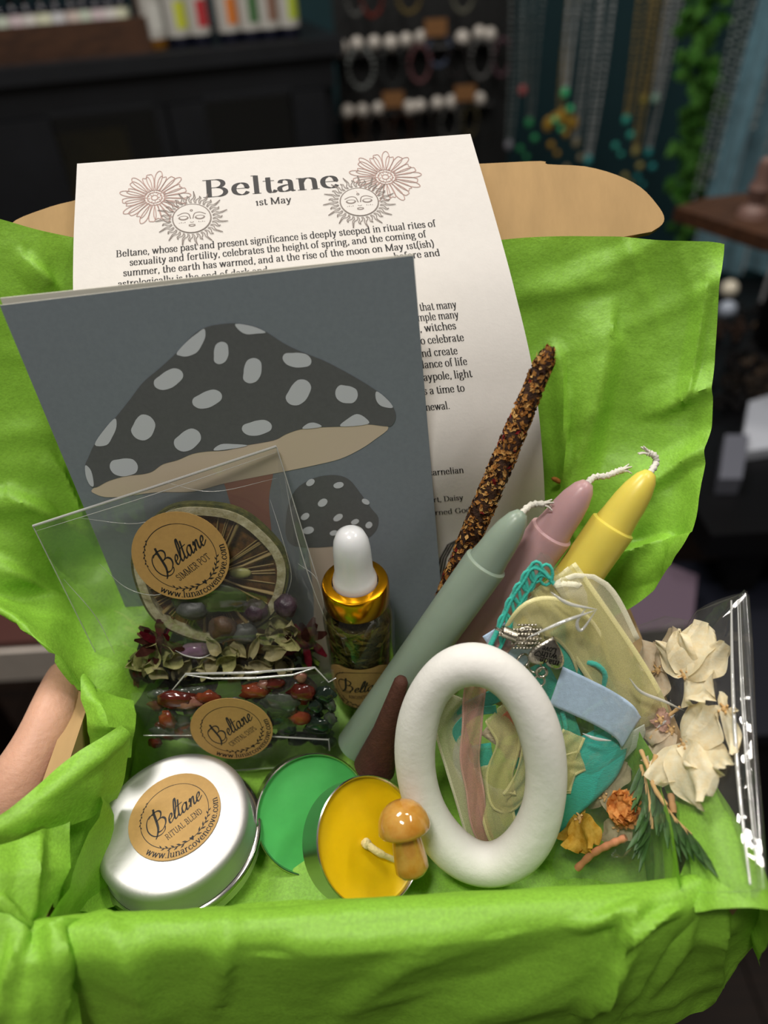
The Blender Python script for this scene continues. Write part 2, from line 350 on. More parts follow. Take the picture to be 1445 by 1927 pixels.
def script_beltane():
    """flowing calligraphic word, swash B"""
    S = []; sh = lambda pts, x0: sp(*[(x0+px+.36*py, py) for px, py in pts])
    S.append((sp((.66, 1.10), (.58, .86), (.50, .50), (.40, .16), (.22, -.10), (.10, -.20)), .12))
    S.append((sp((.56, .86), (.36, .90), (.14, .70), (.02, .36), (.06, .06), (.20, -.12), (.40, -.17), (.58, -.10), (.68, .04)), .05))
    S.append((sp((.30, .82), (.52, .92), (.76, .90), (.84, .76), (.74, .58), (.56, .50), (.48, .49)), .08))
    S.append((sp((.56, .50), (.76, .50), (.84, .36), (.76, .16), (.56, .0), (.40, -.02), (.30, .03)), .09))
    x = .86
    e = [(0, .14), (.13, .2), (.17, .32), (.11, .38), (.02, .24), (.02, .06), (.10, 0), (.26, .14)]
    for k, nm in enumerate('eltane'):
        if nm == 'e': S.append((sh(e, x), .085)); x += .26
        if nm == 'l': S.append((sh([(0, .12), (.14, .5), (.16, .84), (.10, .86), (.04, .5), (.02, .1), (.09, 0), (.2, .12)], x), .09)); x += .2
        if nm == 't': S.append((sh([(.08, .74), (.03, .3), (.02, .08), (.09, 0), (.2, .12)], x), .09)); S.append((sh([(-.06, .48), (.24, .50)], x), .05)); x += .2
        if nm == 'a': S.append((sh([(.22, .32), (.12, .38), (.0, .24), (.01, .05), (.08, 0), (.2, .16), (.23, .36)], x), .085)); S.append((sh([(.23, .38), (.2, .08), (.26, 0), (.36, .12)], x), .09)); x += .37
        if nm == 'n': S.append((sh([(-.02, .26), (.04, .38), (.05, .2), (.02, 0)], x), .085)); S.append((sh([(.03, .08), (.12, .34), (.2, .36), (.19, .1), (.24, 0), (.34, .12)], x), .09)); x += .34
    return [ribbon2(p, .028, w, ang=.35) for p, w in S], x+.1
SCRIPT, SCRIPT_W = script_beltane()
def sticker_art(mb, fn, line, mi, r=1.0):
    """print of the round label, in a unit disc: fn(u, v)"""
    for a0, a1 in ((-20, 28), (62, 128), (165, 215)):
        ink(mb, [ribbon2(arc(0, 0, .74, .74, a0, a1, 24), .014, .014)], fn, mi)
    ink(mb, [ribbon2(arc(0, 0, .74, .74, 215, 340, 30), .012, .012)], fn, mi)
    ink(mb, [ribbon2(arc(0, 0, .74, .74, 28, 62, 8), .010, .010), ribbon2(arc(0, 0, .74, .74, 128, 165, 8), .010, .010)], fn, mi)
    rr = random.Random(3)
    def leaf(a, rad, s, tilt):
        c = A(rad*math.cos(a), rad*math.sin(a)); t = a+math.pi/2+tilt; d = A(math.cos(t), math.sin(t)); q = A(-d[1], d[0])
        return ([c, c+d*s*.5+q*s*.16, c+d*s], [c, c+d*s*.5-q*s*.16, c+d*s])
    for k in range(9):
        for sg in (-1, 1):
            a = math.radians(270+sg*(8+k*5.4)); ink(mb, [leaf(a, .74, .13-.005*k, (.55 if k % 2 else -.55)+(math.pi if sg < 0 else 0))], fn, mi)
    for k in range(10):
        a = math.radians(112+k*5); ink(mb, [leaf(a, .74, .07, .4 if k % 2 else -.4)], fn, mi)
    hp = [(0, -.80), (-.05, -.72), (-.035, -.69), (0, -.71), (.035, -.69), (.05, -.72)]
    mb.poly([fn(*p) for p in hp], mi)
    s = 1.32/SCRIPT_W
    ink(mb, [([A(-.62+p[0]*s, -.10+p[1]*s) for p in l], [A(-.62+p[0]*s, -.10+p[1]*s) for p in q]) for l, q in SCRIPT], fn, mi)
    rb, w = typeset(line, .05, .10, .02); s = .88/w; hs = .20
    ink(mb, [([A(-.40+p[0]*s, -.40+p[1]*hs) for p in l], [A(-.40+p[0]*s, -.40+p[1]*hs) for p in q]) for l, q in rb], fn, mi)
    rb, w = typeset('www.lunarcovencove.com', .045, .11); a0, a1 = math.radians(270-71), math.radians(270+71)
    def bend(p): a = a0+(a1-a0)*p[0]/w; rad = .945-p[1]*.20; return A(rad*math.cos(a), rad*math.sin(a))
    ink(mb, [([bend(p) for p in l], [bend(p) for p in q]) for l, q in rb], fn, mi)
def frame_at(px, py, plane, ang, px_len=40):
    """flat frame on a plane: origin under a pixel, X towards image angle ang (deg, ccw)"""
    O = PL(px, py, *plane); a = math.radians(ang)
    X = PL(px+px_len*math.cos(a), py-px_len*math.sin(a), *plane)-O
    N = nrm(plane[1]); X = nrm(X-N*(X@N)); Y = np.cross(N, X)
    return O, X, Y, N
# ================================================================== THE ROOM
M['wall'] = pm('dark_teal_paint', (9, 46, 52), .8, var=.15, vs=4)
M['floor'] = pm('dark_floor_boards', (44, 28, 18), .55, alt=(28, 17, 11), vs=6, stretch=(1, 12, 1), bump=.2, bs=30)
FZ = -1.08
b = MB(); b.box((0, 1.66, .3), (4.4, .04, 2.8)); struct(b.build('wall_back', M['wall'], smooth=0))
b = MB()
for i in range(16): b.box((-2.1+i*.28, .3, FZ-.01), (.276, 2.7, .02))
struct(b.build('floor', M['floor'], smooth=0))
b = MB(); b.box((-2.22, .3, .3), (.04, 2.7, 2.8)); struct(b.build('wall_left', pm('left_wall_paint', (30, 26, 24), .8), smooth=0))
b = MB(); b.box((2.22, .3, .3), (.04, 2.7, 2.8)); struct(b.build('wall_right', pm('right_wall_paint', (18, 30, 32), .8), smooth=0))

# ---- dark dresser with glazed doors
M['black_wood'] = pm('black_painted_wood', (20, 22, 26), .45, var=.2, vs=12, bump=.08, bs=40)
M['brown_wood'] = pm('brown_wood', (74, 46, 27), .55, alt=(48, 28, 16), vs=14, stretch=(1, 8, 8), bump=.2, bs=60)
M['film_glass'] = film_mat('door_glass', (.8, .82, .8), .02, .01, 0)
D0 = PY(0, 128, 1.12); D1 = PH(624, 70, D0[2]); DX = nrm(A(D1[0]-D0[0], D1[1]-D0[1], 0)); DZ = A(0, 0, 1); DY = np.cross(DZ, DX)
DW = np.linalg.norm(D1-D0); AXD = (DX, DY, DZ)
def dp(x, y, z): return D0+DX*x+DY*y+DZ*z
def dpx(px, py, y=0): return PL(px, py, dp(0, y, 0), -DY)       # pixel on a plane parallel to the dresser front
def dxz(px, py, y=0):
    q = dpx(px, py, y)-D0; return q@DX, q[2]
dres = thing('display_cabinet', 'black painted cabinet with two glazed doors behind the open box', 'cabinet', (*(dp(DW/2-.1, .18, 0)[:2]), FZ))
HZ = D0[2]-FZ; x0, x1 = -.22, DW
b = MB()
for xx in (x0+.01, x1-.01): b.box(dp(xx, .17, -HZ/2-.012), (.02, .30, HZ-.024), ax=AXD)
b.box(dp((x0+x1)/2, .32, -HZ/2-.012), (x1-x0, .016, HZ-.024), ax=AXD)
for zz in (-.30, -.62, -HZ+.05): b.box(dp((x0+x1)/2, .17, zz), (x1-x0-.04, .28, .016), ax=AXD)
b.box(dp((x0+x1)/2, .012, -.045), (x1-x0, .024, .042), ax=AXD)
b.build('carcass', M['black_wood'], dres, 0)
b = MB(); b.box(dp((x0+x1)/2, .165, -.011), (x1-x0+.03, .36, .022), ax=AXD); b.build('cabinet_top', M['black_wood'], dres, 30)
xl0 = x0+.02; xm = dxz(312, 200)[0]
for (a, c, px0, px1, py0) in ((xl0, xm-.002, 88, 288, 205), (xm+.002, x1-.02, 378, 546, 172)):
    zt, zb = -.068, -.60
    g0, g1 = dxz(px0, py0)[0], dxz(px1, py0)[0]; gz = dxz((px0+px1)/2, py0)[1]; gb = -.50
    b = MB()
    b.box(dp((a+g0)/2, .0, (zt+zb)/2), (g0-a, .022, zt-zb), ax=AXD); b.box(dp((g1+c)/2, .0, (zt+zb)/2), (c-g1, .022, zt-zb), ax=AXD)
    b.box(dp((g0+g1)/2, .0, (zt+gz)/2), (g1-g0, .022, zt-gz), ax=AXD); b.box(dp((g0+g1)/2, .0, (gb+zb)/2), (g1-g0, .022, gb-zb), ax=AXD)
    d = b.build('door', M['black_wood'], dres, 0)
    b = MB(); b.box(dp((g0+g1)/2, .002, (gz+gb)/2), (g1-g0, .004, gz-gb), ax=AXD); b.build('glass_pane', M['film_glass'], d, 0)
    b = MB(); b.tube([dp(c-.02, -.016, -.2), dp(c-.02, -.016, -.26)], .004, 8); b.tube([dp(c-.02, -.016, -.2), dp(c-.02, -.01, -.2)], .003, 8)
    b.build('handle', pm('dull_bronze', (90, 84, 70), .4, .8), d)
b = MB(); b.box(dp(dxz(150, 250, .15)[0], .15, -.20), (.15, .03, .17), ax=AXD)
tag(b.build('storage_box', pm('olive_card', (176, 150, 50), .6, var=.2, vs=20), smooth=0), 'olive yellow box behind the left glass door of the black cabinet', 'box')
for px, s in ((130, .03), (200, .022)):
    b = MB(); q = dp(dxz(px, 290, .08)[0], .09, -.292+s*.75); b.ball(q+A(0, 0, s*.25), s*.8, 12, jit=.5, seed=px)
    tag(b.build('cloth_bundle', pm('pale_cloth_%d' % px, (120, 120, 124), .8)), 'pale crumpled bundle behind the left glass door, %s of the two' % ('larger' if px == 130 else 'smaller'), 'bundle')

# ---- tray of small oil bottles
tr = thing('wooden_tray', 'dark brown wooden tray holding the small black-capped bottles on the cabinet', 'tray', dp(.0, .06, 0))
q1 = dxz(280, 60, .03)[0]
b = MB(); b.box(dp((q1-.2)/2, .03, .022), (q1+.2, .010, .044), ax=AXD); b.build('front_board', M['brown_wood'], tr, 0)
b = MB(); b.box(dp(q1-.007, .075, .07), (.012, .075, .14), ax=AXD); b.build('end_board', M['brown_wood'], tr, 0)
b = MB(); b.box(dp((q1-.2)/2-.008, .075, .003), (q1+.184, .076, .006), ax=AXD); b.build('base_board', M['brown_wood'], tr, 0)
M['dark_glass'] = pm('dark_bottle_glass', (16, 18, 30), .08, spec=.6)
M['black_plastic'] = pm('black_plastic', (12, 12, 13), .35)
def oil_bottle(pos, lab, label, r=.0098, h=.055, group=None):
    t = thing('oil_bottle', label, 'bottle', pos, group); o = np.array(pos)
    b = MB(); b.lathe(o, DZ, [(0, 0), (r*.9, 0), (r, .002), (r, h*.72), (r*.85, h*.8), (r*.5, h*.85), (r*.5, h*.9), (0, h*.9)], 16); b.build('glass', M['dark_glass'], t, 40)
    b = MB(); b.lathe(o, DZ, [(r*1.02, h*.12), (r*1.03, h*.13), (r*1.03, h*.66), (r*1.02, h*.67)], 16); b.build('paper_label', lab, t, 40)
    b = MB(); b.lathe(o, DZ, [(r*.62, h*.83), (r*.66, h*.84), (r*.66, h*1.2), (r*.6, h*1.23), (0, h*1.23)], 16); b.build('screw_cap', M['black_plastic'], t, 40)
    return t
labs = [pm('small_label_%d' % i, c, .6) for i, c in enumerate([(206, 190, 182), (205, 205, 208), (214, 216, 190), (214, 210, 206), (208, 192, 196), (196, 206, 190)])]
for i, px in enumerate((-20, 8, 36, 62, 90, 117, 146, 168, 193, 216, 240)):
    x = dxz(px, 60, .075)[0]
    oil_bottle(dp(x, .075, .0065), labs[i*5 % 6], 'small black-capped oil bottle with a pale label standing in the wooden tray', .0105, .072, 'small oil bottles in the wooden tray')
# ---- larger labelled bottles
bands = [(295, (196, 196, 190), 'amber-necked bottle with a plain grey-white label beside the wooden tray', (120, 80, 20)),
         (339, (190, 196, 60), 'bottle with a white and lime yellow label, second from the wooden tray', (20, 22, 40)),
         (379, (176, 50, 56), 'bottle with a white and red label on the black cabinet', (20, 22, 40)),
         (434, (206, 120, 50), 'bottle with a white and orange label on the black cabinet', (20, 22, 40)),
         (474, (70, 110, 66), 'bottle with a white and dark green label on the black cabinet', (20, 22, 40)),
         (509, (132, 100, 84), 'bottle with a white and brown label on the black cabinet', (20, 22, 40)),
         (547, (170, 186, 60), 'bottle with a wide yellow-green label at the right end of the row on the cabinet', (20, 22, 40))]
M['white_label'] = pm('white_label', (176, 174, 168), .55)
def big_bottle(px, band, label, glass, k):
    py = 78-(px-292)*.10; x = dxz(px, py, .03)[0]; o = dp(x, .045, .001); r, h = .0165, .115
    t = thing('tall_bottle', label, 'bottle', o, 'labelled bottles on the black cabinet')
    b = MB(); b.lathe(o, DZ, [(0, 0), (r*.92, 0), (r, .003), (r, h*.66), (r*.8, h*.76), (r*.4, h*.82), (r*.4, h*.86), (0, h*.86)], 18)
    b.build('glass', pm('bottle_glass_%d' % k, glass, .06, spec=.7), t, 40)
    b = MB(); n = 18
    def wrap(a, z): return o+DX*(r*1.03*math.sin(a))-DY*(r*1.03*math.cos(a))+DZ*z
    b.grid([[wrap(-1.6+3.2*i/n, z) for i in range(n+1)] for z in (.014, .075)]); lb = b.build('paper_label', M['white_label'], t, 60)
    b = MB(); b.grid([[wrap(-.1+1.25*i/8, z)-DY*.0003 for i in range(9)] for z in (.024, .058)]); b.build('colour_band', pm('label_band_%d' % k, band, .55), lb, 60)
    b = MB(); b.lathe(o, DZ, [(r*.55, h*.8), (r*.58, h*.81), (r*.58, h*1.05), (0, h*1.06)], 16); b.build('screw_cap', M['black_plastic'], t, 40)
for k, (px, c, l, gl) in enumerate(bands): big_bottle(px, c, l, gl, k)

# ---- bracelet rack
BY = 1.36
rack = thing('bracelet_rack', 'black bracelet rack with rows of white knobs to the right of the cabinet', 'display rack', PY(785, 330, BY+.02))
def bx(px, py, yy=BY): return PY(px, py, yy)
b = MB(); p, q = bx(612, -160), bx(948, 420); b.box(((p[0]+q[0])/2, BY+.01, (p[2]+q[2])/2-.05), (q[0]-p[0], .02, p[2]-q[2]+.1)); b.build('back_board', pm('black_board', (8, 10, 11), .7), rack, 0)
M['knob'] = pm('white_knob', (176, 170, 162), .35)
rowA = [(641, 90), (672, 83), (704, 81), (735, 82), (764, 76), (792, 71), (870, 73), (902, 63), (922, 66)]
rowB = [(655, 211), (682, 208), (712, 205), (770, 203), (790, 200), (823, 195), (850, 193), (902, 187)]
for i, (px, py) in enumerate(rowA+rowB):
    c = bx(px, py, BY-.035); b = MB(); b.ball(c, .0115 if i % 3 else .0128, 12); b.tube([c, c+A(0, .036, 0)], .004, 6); b.build('knob', M['knob'], rack)
for r in ((612, 112, 940, 78), (630, 226, 925, 196)):
    c0, c1 = bx(r[0], r[1], BY-.008), bx(r[2], r[3], BY-.008); b = MB(); b.tube([c0, c1], .006, 8); b.build('rail', M['black_plastic'], rack)
def bead_ring(c, rx, rz, rb, n, m, label, tilt=0):
    b = MB()
    for k in range(n):
        a = 2*math.pi*k/n; b.ball(A(c[0]+rx*math.cos(a), c[1]-.004*math.sin(3*a), c[2]+rz*math.sin(a)), rb*(1+.12*math.sin(k*2.3)), 8)
    return tag(b.build('bead_bracelet', m), label, 'bracelet', 'bracelets hanging on the black rack')
def bm_(n, c, r=.25): return pm(n, c, r, spec=.6)
brs = [(679, 128, 24, 31, (170, 176, 174), 'clear white beads hanging from the upper row, under its second knob'), (738, 126, 20, 30, (70, 74, 74), 'dark grey beads hanging from the upper row of the rack'),
       (790, 120, 19, 28, (150, 100, 104), 'dusty pink beads hanging from the upper row of the rack'), (826, 94, 20, 24, (100, 116, 146), 'blue-grey beads just under the kraft tag of the upper row'),
       (860, 112, 17, 27, (46, 40, 40), 'near-black beads hanging from the upper row of the rack'), (906, 110, 20, 30, (136, 136, 134), 'pale grey beads hanging from the upper row of the rack'), (945, 108, 16, 28, (120, 84, 96), 'mauve beads at the right end of the upper row'),
       (668, 244, 16, 26, (88, 66, 48), 'brown beads at the left end of the lower row'), (708, 246, 18, 30, (92, 80, 74), 'grey-brown beads on the lower row of the rack'), (756, 244, 18, 28, (74, 48, 34), 'dark brown beads on the lower row under its kraft tag'),
       (800, 238, 15, 28, (58, 52, 48), 'dark beads in the middle of the lower row'), (846, 230, 17, 28, (110, 110, 108), 'thin grey beads on the lower row of the rack'), (884, 226, 14, 26, (96, 88, 60), 'khaki beads at the right end of the lower row'),
       (700, -4, 18, 26, (150, 52, 36), 'red beads at the top edge of the rack'), (668, -6, 15, 26, (120, 122, 118), 'pale beads at the upper left of the rack'), (770, -8, 20, 24, (150, 130, 70), 'yellowish beads at the top of the rack'), (872, -10, 18, 24, (140, 140, 120), 'cream beads at the top right of the rack')]
for k, (px, py, rx, ry, c, l) in enumerate(brs):
    s = 1.18/1335*1.05; bead_ring(bx(px, py, BY-.045), rx*s, ry*s, .0036, 20, bm_('bracelet_beads_%d' % k, tuple(int(q*.62) for q in c)), 'bracelet of '+l)
for px, py, l in ((740, 187, 'left'), (875, 175, 'right'), (820, 52, 'upper')):
    c = bx(px, py, BY-.052); b = MB(); b.box(c, (.036, .002, .024))
    tag(b.build('price_tag', pm('kraft_tag_'+l, (112, 76, 40), .8), smooth=0), 'small kraft card tag on the bracelet rack, %s one of three' % l, 'tag', 'kraft tags on the bracelet rack')

# ---- long necklaces on the teal wall
NY = 1.26
M['silver'] = pm('silver_chain', (150, 154, 154), .3, .35); M['gold'] = pm('gold_chain', (140, 122, 76), .3, .35); M['dull'] = pm('dark_chain', (84, 92, 92), .3, .3)
necks = [(958, 262, 'dull', (150, 150, 160), 'thin dark necklace nearest the bracelet rack', 0), (984, 158, 'dull', (200, 110, 110), 'necklace with a rosy pendant on the teal wall', 0), (996, 220, 'dull', (70, 170, 110), 'dark necklace ending in a green pendant', 1),
         (1064, 163, 'silver', (90, 220, 150), 'silver necklace with a bright green pendant', 1), (1056, 212, 'gold', (190, 150, 60), 'necklace with a gold fan pendant', 2), (1085, 258, 'silver', (170, 160, 130), 'silver necklace with a beaded champagne pendant', 1), (1108, 290, 'silver', (90, 190, 190), 'bright silver necklace hanging lowest of the left cluster', 0),
         (1180, 214, 'gold', (80, 200, 180), 'gold necklace with a turquoise pendant', 1), (1212, 178, 'gold', (200, 190, 90), 'gold necklace with a yellow drop pendant', 0), (1235, 174, 'silver', (170, 210, 190), 'silver necklace with a pale green pendant', 0), (1198, 274, 'gold', (190, 180, 110), 'gold necklace with a pale gold pendant hanging low', 1), (1222, 276, 'silver', (70, 180, 180), 'silver necklace with an aqua pendant hanging low', 1)]
for k, (px, py, mt, pc, l, kind) in enumerate(necks):
    e = bx(px, py, NY+.012*(k % 3)); top = .42; t = thing('necklace', l, 'necklace', e, 'long necklaces hanging on the teal wall')
    b = MB()
    for sg in (-1, 1):
        n = 56; R = []
        for i in range(n+1):
            f = i/n; b_ = e+A(sg*(.003+.010*f**.7)+.0015*math.sin(9*f+k), 0, f*(top-e[2]))
            b.ball(b_, .0030 if i % 3 else .0036, 6)
            R.append(b_)
        b.tube(R, .0016, 5)
    b.build('chain', M[mt], t)
    b = MB(); m2 = pm('pendant_%d' % k, tuple(int(q*.9) for q in pc), .08, .3, spec=.8)
    if kind == 2:
        for i in range(5): b.ball(e+A(-.022+.011*i, -.004, -.004-.006*abs(i-2)), (.008, .003, .012), 8)
    else: b.ball(e-A(0, 0, .009), (.0070, .005, .0085), 10)
    if kind: b.ball(e-A(-.012, 0, .034), .0065, 8); b.ball(e-A(.012, 0, .05), .006, 8); b.ball(e-A(.0, 0, .064), .005, 8)
    b.build('pendant', m2, t)

# ---- trailing ivy, bead strands, curtain
IY = 1.12
M['ivy'] = thin_mat('ivy_leaf', (50, 104, 34), .25, .4, 60, alt=(90, 140, 66))
t = thing('ivy_garland', 'green trailing ivy hanging on the teal wall beside the bead strands', 'plant', PY(1290, 440, IY))
stem = [PY(1330, -30, IY), PY(1310, 90, IY), PY(1305, 200, IY-.01), PY(1292, 320, IY), PY(1283, 445, IY)]
b = MB(); b.tube(cr(stem, 8), .002, 6); b.build('vine_stem', pm('vine_brown', (60, 50, 26), .7), t)
b = MB(); S = cr(stem, 26)
for i, c in enumerate(S):
    for k in range(1):
        a = rnd.uniform(0, 6.28); d = A(math.cos(a), -.4, math.sin(a)-.3); d = nrm(d); q = nrm(np.cross(d, A(0, -1, .2))); s = rnd.uniform(.018, .034); c2 = c+A(rnd.uniform(-.02, .02), rnd.uniform(-.02, 0), 0)
        pts = [c2, c2+d*s*.35+q*s*.45, c2+d*s*.7+q*s*.3, c2+d*s*1.1, c2+d*s*.7-q*s*.3, c2+d*s*.35-q*s*.45]
        mid = c2+d*s*.5+A(0, -.004, 0); b.add(pts+[mid], [(j, (j+1) % 6, 6) for j in range(6)])
b.build('leaves', M['ivy'], t, 0)
M['bead'] = pm('clear_bead', (150, 160, 160), .05, 0, spec=.9, trans=.6)
for k, (px, py) in enumerate(((1306, 372), (1322, 352), (1340, 330), (1418, 240), (1436, 300))):
    e = PY(px, py, 1.02-.02*k); b = MB(); n = 60
    for i in range(n+1): b.ball(e+A(.001*math.sin(i*2.1), 0, i/n*(.36-e[2])), .0026 if i % 3 else .0036, 7)
    b.tube([e, A(e[0], e[1], .36)], .0005, 5)
    tag(b.build('bead_strand', M['bead']), 'strand of clear beads hanging before the blue curtain, %s from the ivy' % ['nearest', 'second', 'third', 'fourth', 'farthest'][k], 'bead strand', 'bead strands at the right')
b = MB(); R = []
for j in range(14):
    f = j/13; z = .40-f*.58; row = []
    for i in range(40):
        g = i/39; x = PY(1378, 200, .98)[0]+g*.22; row.append(A(x+.006*math.sin(5*f+g*3), .98+.014*math.sin(g*34+.8*math.sin(3*f)), z))
    R.append(row)
b.grid(R); tag(b.build('curtain', pm('blue_grey_curtain', (78, 112, 124), .4, var=.25, vs=30, sheen=.5), smooth=180), 'shiny blue-grey curtain hanging at the right edge', 'curtain')

# ---- wooden shelf with figurine at the right
SZ = .02
pg = [PH(1270, 390, SZ), PH(1330, 372, SZ), PH(1600, 340, SZ), PH(1640, 470, SZ), PH(1445, 446, SZ)]
sh = thing('wall_shelf', 'rough brown wooden shelf jutting in at the right edge', 'shelf', sum(pg)/5-A(0, 0, .014))
b = MB(); b.prism(pg, (0, 0, -.014)); b.build('board', M['brown_wood'], sh, 0)
b = MB(); c = pg[2]; b.box(c+A(-.05, -.03, -.10), (.02, .05, .172)); b.build('bracket', M['black_plastic'], sh, 0)
c = PH(1416, 405, SZ); b = MB(); b.lathe(c, DZ, [(0, 0), (.016, 0), (.014, .006), (.007, .012), (.011, .026), (.007, .036), (.008, .044), (.006, .052), (0, .056)], 14)
tag(b.build('figurine', pm('brown_resin', (110, 84, 76), .5)), 'small brown figurine standing on the wooden shelf', 'figurine')

# ---- dark display table with jewellery, right
TZ = -.20
tb = thing('display_table', 'black display table crowded with jewellery beyond the green tissue', 'table', (PH(1480, 760, TZ)[0], PH(1480, 760, TZ)[1], FZ))
p = PH(1300, 1010, TZ); q = PH(1420, 520, TZ); b = MB(); b.box(((p[0]+.95)/2+.02, (p[1]+q[1])/2, TZ-.015), (.95-p[0], q[1]-p[1], .03)); b.build('tabletop', pm('black_table', (10, 10, 12), .35), tb, 0)
for xx in (p[0]+.08, .90):
    for yy in (p[1]+.03, q[1]-.03): b = MB(); b.box((xx, yy, (FZ+TZ-.03)/2), (.03, .03, TZ-.03-FZ)); b.build('leg', M['black_plastic'], tb, 0)
jw = [(1372, 640, (60, 44, 36)), (1410, 600, (26, 24, 24)), (1436, 640, (92, 76, 60)), (1385, 700, (34, 30, 30)), (1430, 700, (110, 92, 76)), (1362, 760, (30, 28, 28)), (1400, 740, (40, 34, 30)), (1440, 740, (70, 60, 52))]
for k, (px, py, c) in enumerate(jw):
    c0 = PH(px, py, TZ); b = MB(); rr = random.Random(k)
    for i in range(16): b.ball(c0+A(rr.uniform(-.024, .024), rr.uniform(-.024, .024), .007+rr.uniform(0, .010)), rr.uniform(.004, .007), 8)
    tag(b.build('bead_heap', pm('dark_beads_%d' % k, c, .25, .3, spec=.7)), '%s heap of dark beads on the black table, %s' % (['brown', 'black', 'tan', 'charcoal', 'pale brown', 'sooty', 'umber', 'taupe'][k], ['nearest the tissue edge', 'farthest back', 'back right', 'middle left', 'middle right', 'front left', 'front centre', 'front right'][k]), 'jewellery', 'bead heaps on the black table')
def slab(name, pts, z0, h, m, label, cat):
    b = MB(); b.prism([PH(x, y, z0) for x, y in pts], (0, 0, h)); return tag(b.build(name, m, smooth=0), label, cat)
slab('silver_tray', [(1388, 868), (1404, 772), (1500, 742), (1510, 850)], TZ+.001, .012, pm('pale_metal', (196, 200, 210), .3, .2), 'pale silvery tray on the black table at the right edge', 'tray')
slab('grey_box', [(1344, 930), (1356, 846), (1400, 846), (1386, 930)], TZ+.001, .02, pm('grey_card', (92, 94, 104), .6), 'flat grey box on the black table under the silvery tray', 'box')
c = PH(1436, 580, TZ); b = MB(); b.box(c+A(.02, 0, .062), (.04, .03, .12)); tag(b.build('display_block', pm('pale_grey_block', (150, 150, 152), .5), smooth=0), 'pale grey display block standing at the back of the black table', 'display block')
for k, (px, py) in enumerate(((1368, 548), (1364, 588))):  # pale balls put in for glints off a glass jar
    c = PH(px, py+12, TZ); b = MB(); b.ball(c+A(0, 0, .014), .013, 14); tag(b.build('glass_ball', pm('pearly_ball_%d' % k, [(214, 206, 186), (170, 180, 196)][k], .1, spec=.8)), ['cream glossy ball at the tissue edge on the black table', 'bluish glossy ball in front of the cream ball'][k], 'ball')
# lilac box and dark chest low on the right
LZ = -.30
ch = thing('dark_chest', 'dark blue-black chest standing low behind the box corner', 'chest', (.40, .16, FZ))
b = MB(); p = PH(1195, 1075, LZ); b.box((p[0]+.075, p[1]-.10, (LZ+FZ)/2-.01), (.15, .20, LZ-FZ-.02)); b.build('body', pm('chest_black', (16, 17, 24), .5), ch, 0)
b = MB(); b.box((p[0]+.075, p[1]-.10, LZ-.008), (.165, .22, .016)); b.build('top_board', pm('chest_top', (22, 24, 34), .4), ch, 0)
slab('lilac_box', [(1150, 1230), (1165, 1130), (1230, 1092), (1300, 1120), (1290, 1215)], LZ+.001, .03, pm('lilac_card', (92, 76, 90), .7), 'lilac box on the dark chest behind the box corner', 'box')
# low white-edged table at the left
WZ = -.24
wt = thing('low_table', 'low table with a thick white edge at the left below the tissue', 'table', (-.45, .46, FZ))
p = PH(60, 1225, WZ); b = MB(); b.box((p[0]-.16, p[1]+.14, WZ-.021), (.42, .28, .042)); b.build('white_top', pm('white_edge', (196, 186, 176), .5, var=.08, vs=30), wt, 0)
b = MB(); b.box((p[0]-.16, p[1]+.14, WZ+.004), (.42, .27, .008)); b.build('red_mat', pm('red_brown_mat', (70, 32, 24), .6), wt, 0)
for sx in (-.16, .16):
    for sy in (.03, .25): b = MB(); b.box((p[0]-.16+sx, p[1]+sy, (WZ-.042+FZ)/2), (.035, .035, WZ-.042-FZ)); b.build('leg', pm('leg_brown', (40, 22, 18), .6), wt, 0)
# ================================================================== THE BOX
M['card'] = pm('brown_cardboard', (176, 144, 98), .85, var=.07, vs=90, bump=.12, bs=500, stretch=(1, .3, .3))
BW, BD, BH = .22, .138, .05; FY0 = -.007   # front wall stands at FY0
box = thing('mailing_box', 'open brown cardboard mailing box lined with green tissue', 'box', (0, BD/2, 0))
b = MB()
b.box((0, (BD+FY0)/2, -.0015), (BW, BD-FY0, .003))
for sx in (-1, 1): b.box((sx*(BW/2-.0035), (BD+FY0)/2, BH/2), (.007, BD-FY0, BH))
b.box((0, FY0+.0025, BH/2-.004), (BW-.014, .005, BH-.008)); b.box((0, BD-.0015, BH/2), (BW-.014, .003, BH))
b.build('tray', M['card'], box, 0)
LA = math.radians(14.5); LL = .130
LUP = A(0, math.sin(LA), math.cos(LA)); LN = A(0, -math.cos(LA), math.sin(LA)); LH = A(0, BD, BH)
LIDP = (LH, LN)
def LP(px, py, d=.0): return PL(px, py, LH+LN*d, LN)
b = MB(); b.prism([LH+A(-BW/2, 0, 0), LH+A(BW/2, 0, 0), LH+A(BW/2, 0, 0)+LUP*LL, LH+A(-BW/2, 0, 0)+LUP*LL], -LN*.003); b.build('lid', M['card'], box, 0)
FA = math.radians(46); FUP = A(0, math.sin(FA), math.cos(FA)); FN = A(0, -math.cos(FA), math.sin(FA)); FH = LH+LUP*LL
fpx = [(90, 470), (34, 452), (18, 432), (30, 414), (80, 394), (137, 378), (300, 345), (600, 322), (905, 308), (1018, 303), (1030, 309), (1100, 313), (1160, 329), (1205, 352), (1234, 382), (1249, 406), (1246, 422), (1226, 436), (1166, 447)]
b = MB(); b.prism([PL(x, y, FH, FN) for x, y in cr(fpx[:-1], 3)+[A(1166, 447)]], -FN*.0028); b.build('tuck_flap', M['card'], box, 0)
b = MB()   # inner dust flap at the right back corner
b.box((BW/2-.010, BD-.020, BH+.004), (.002, .036, .02)); b.build('dust_flap', M['card'], box, 0)

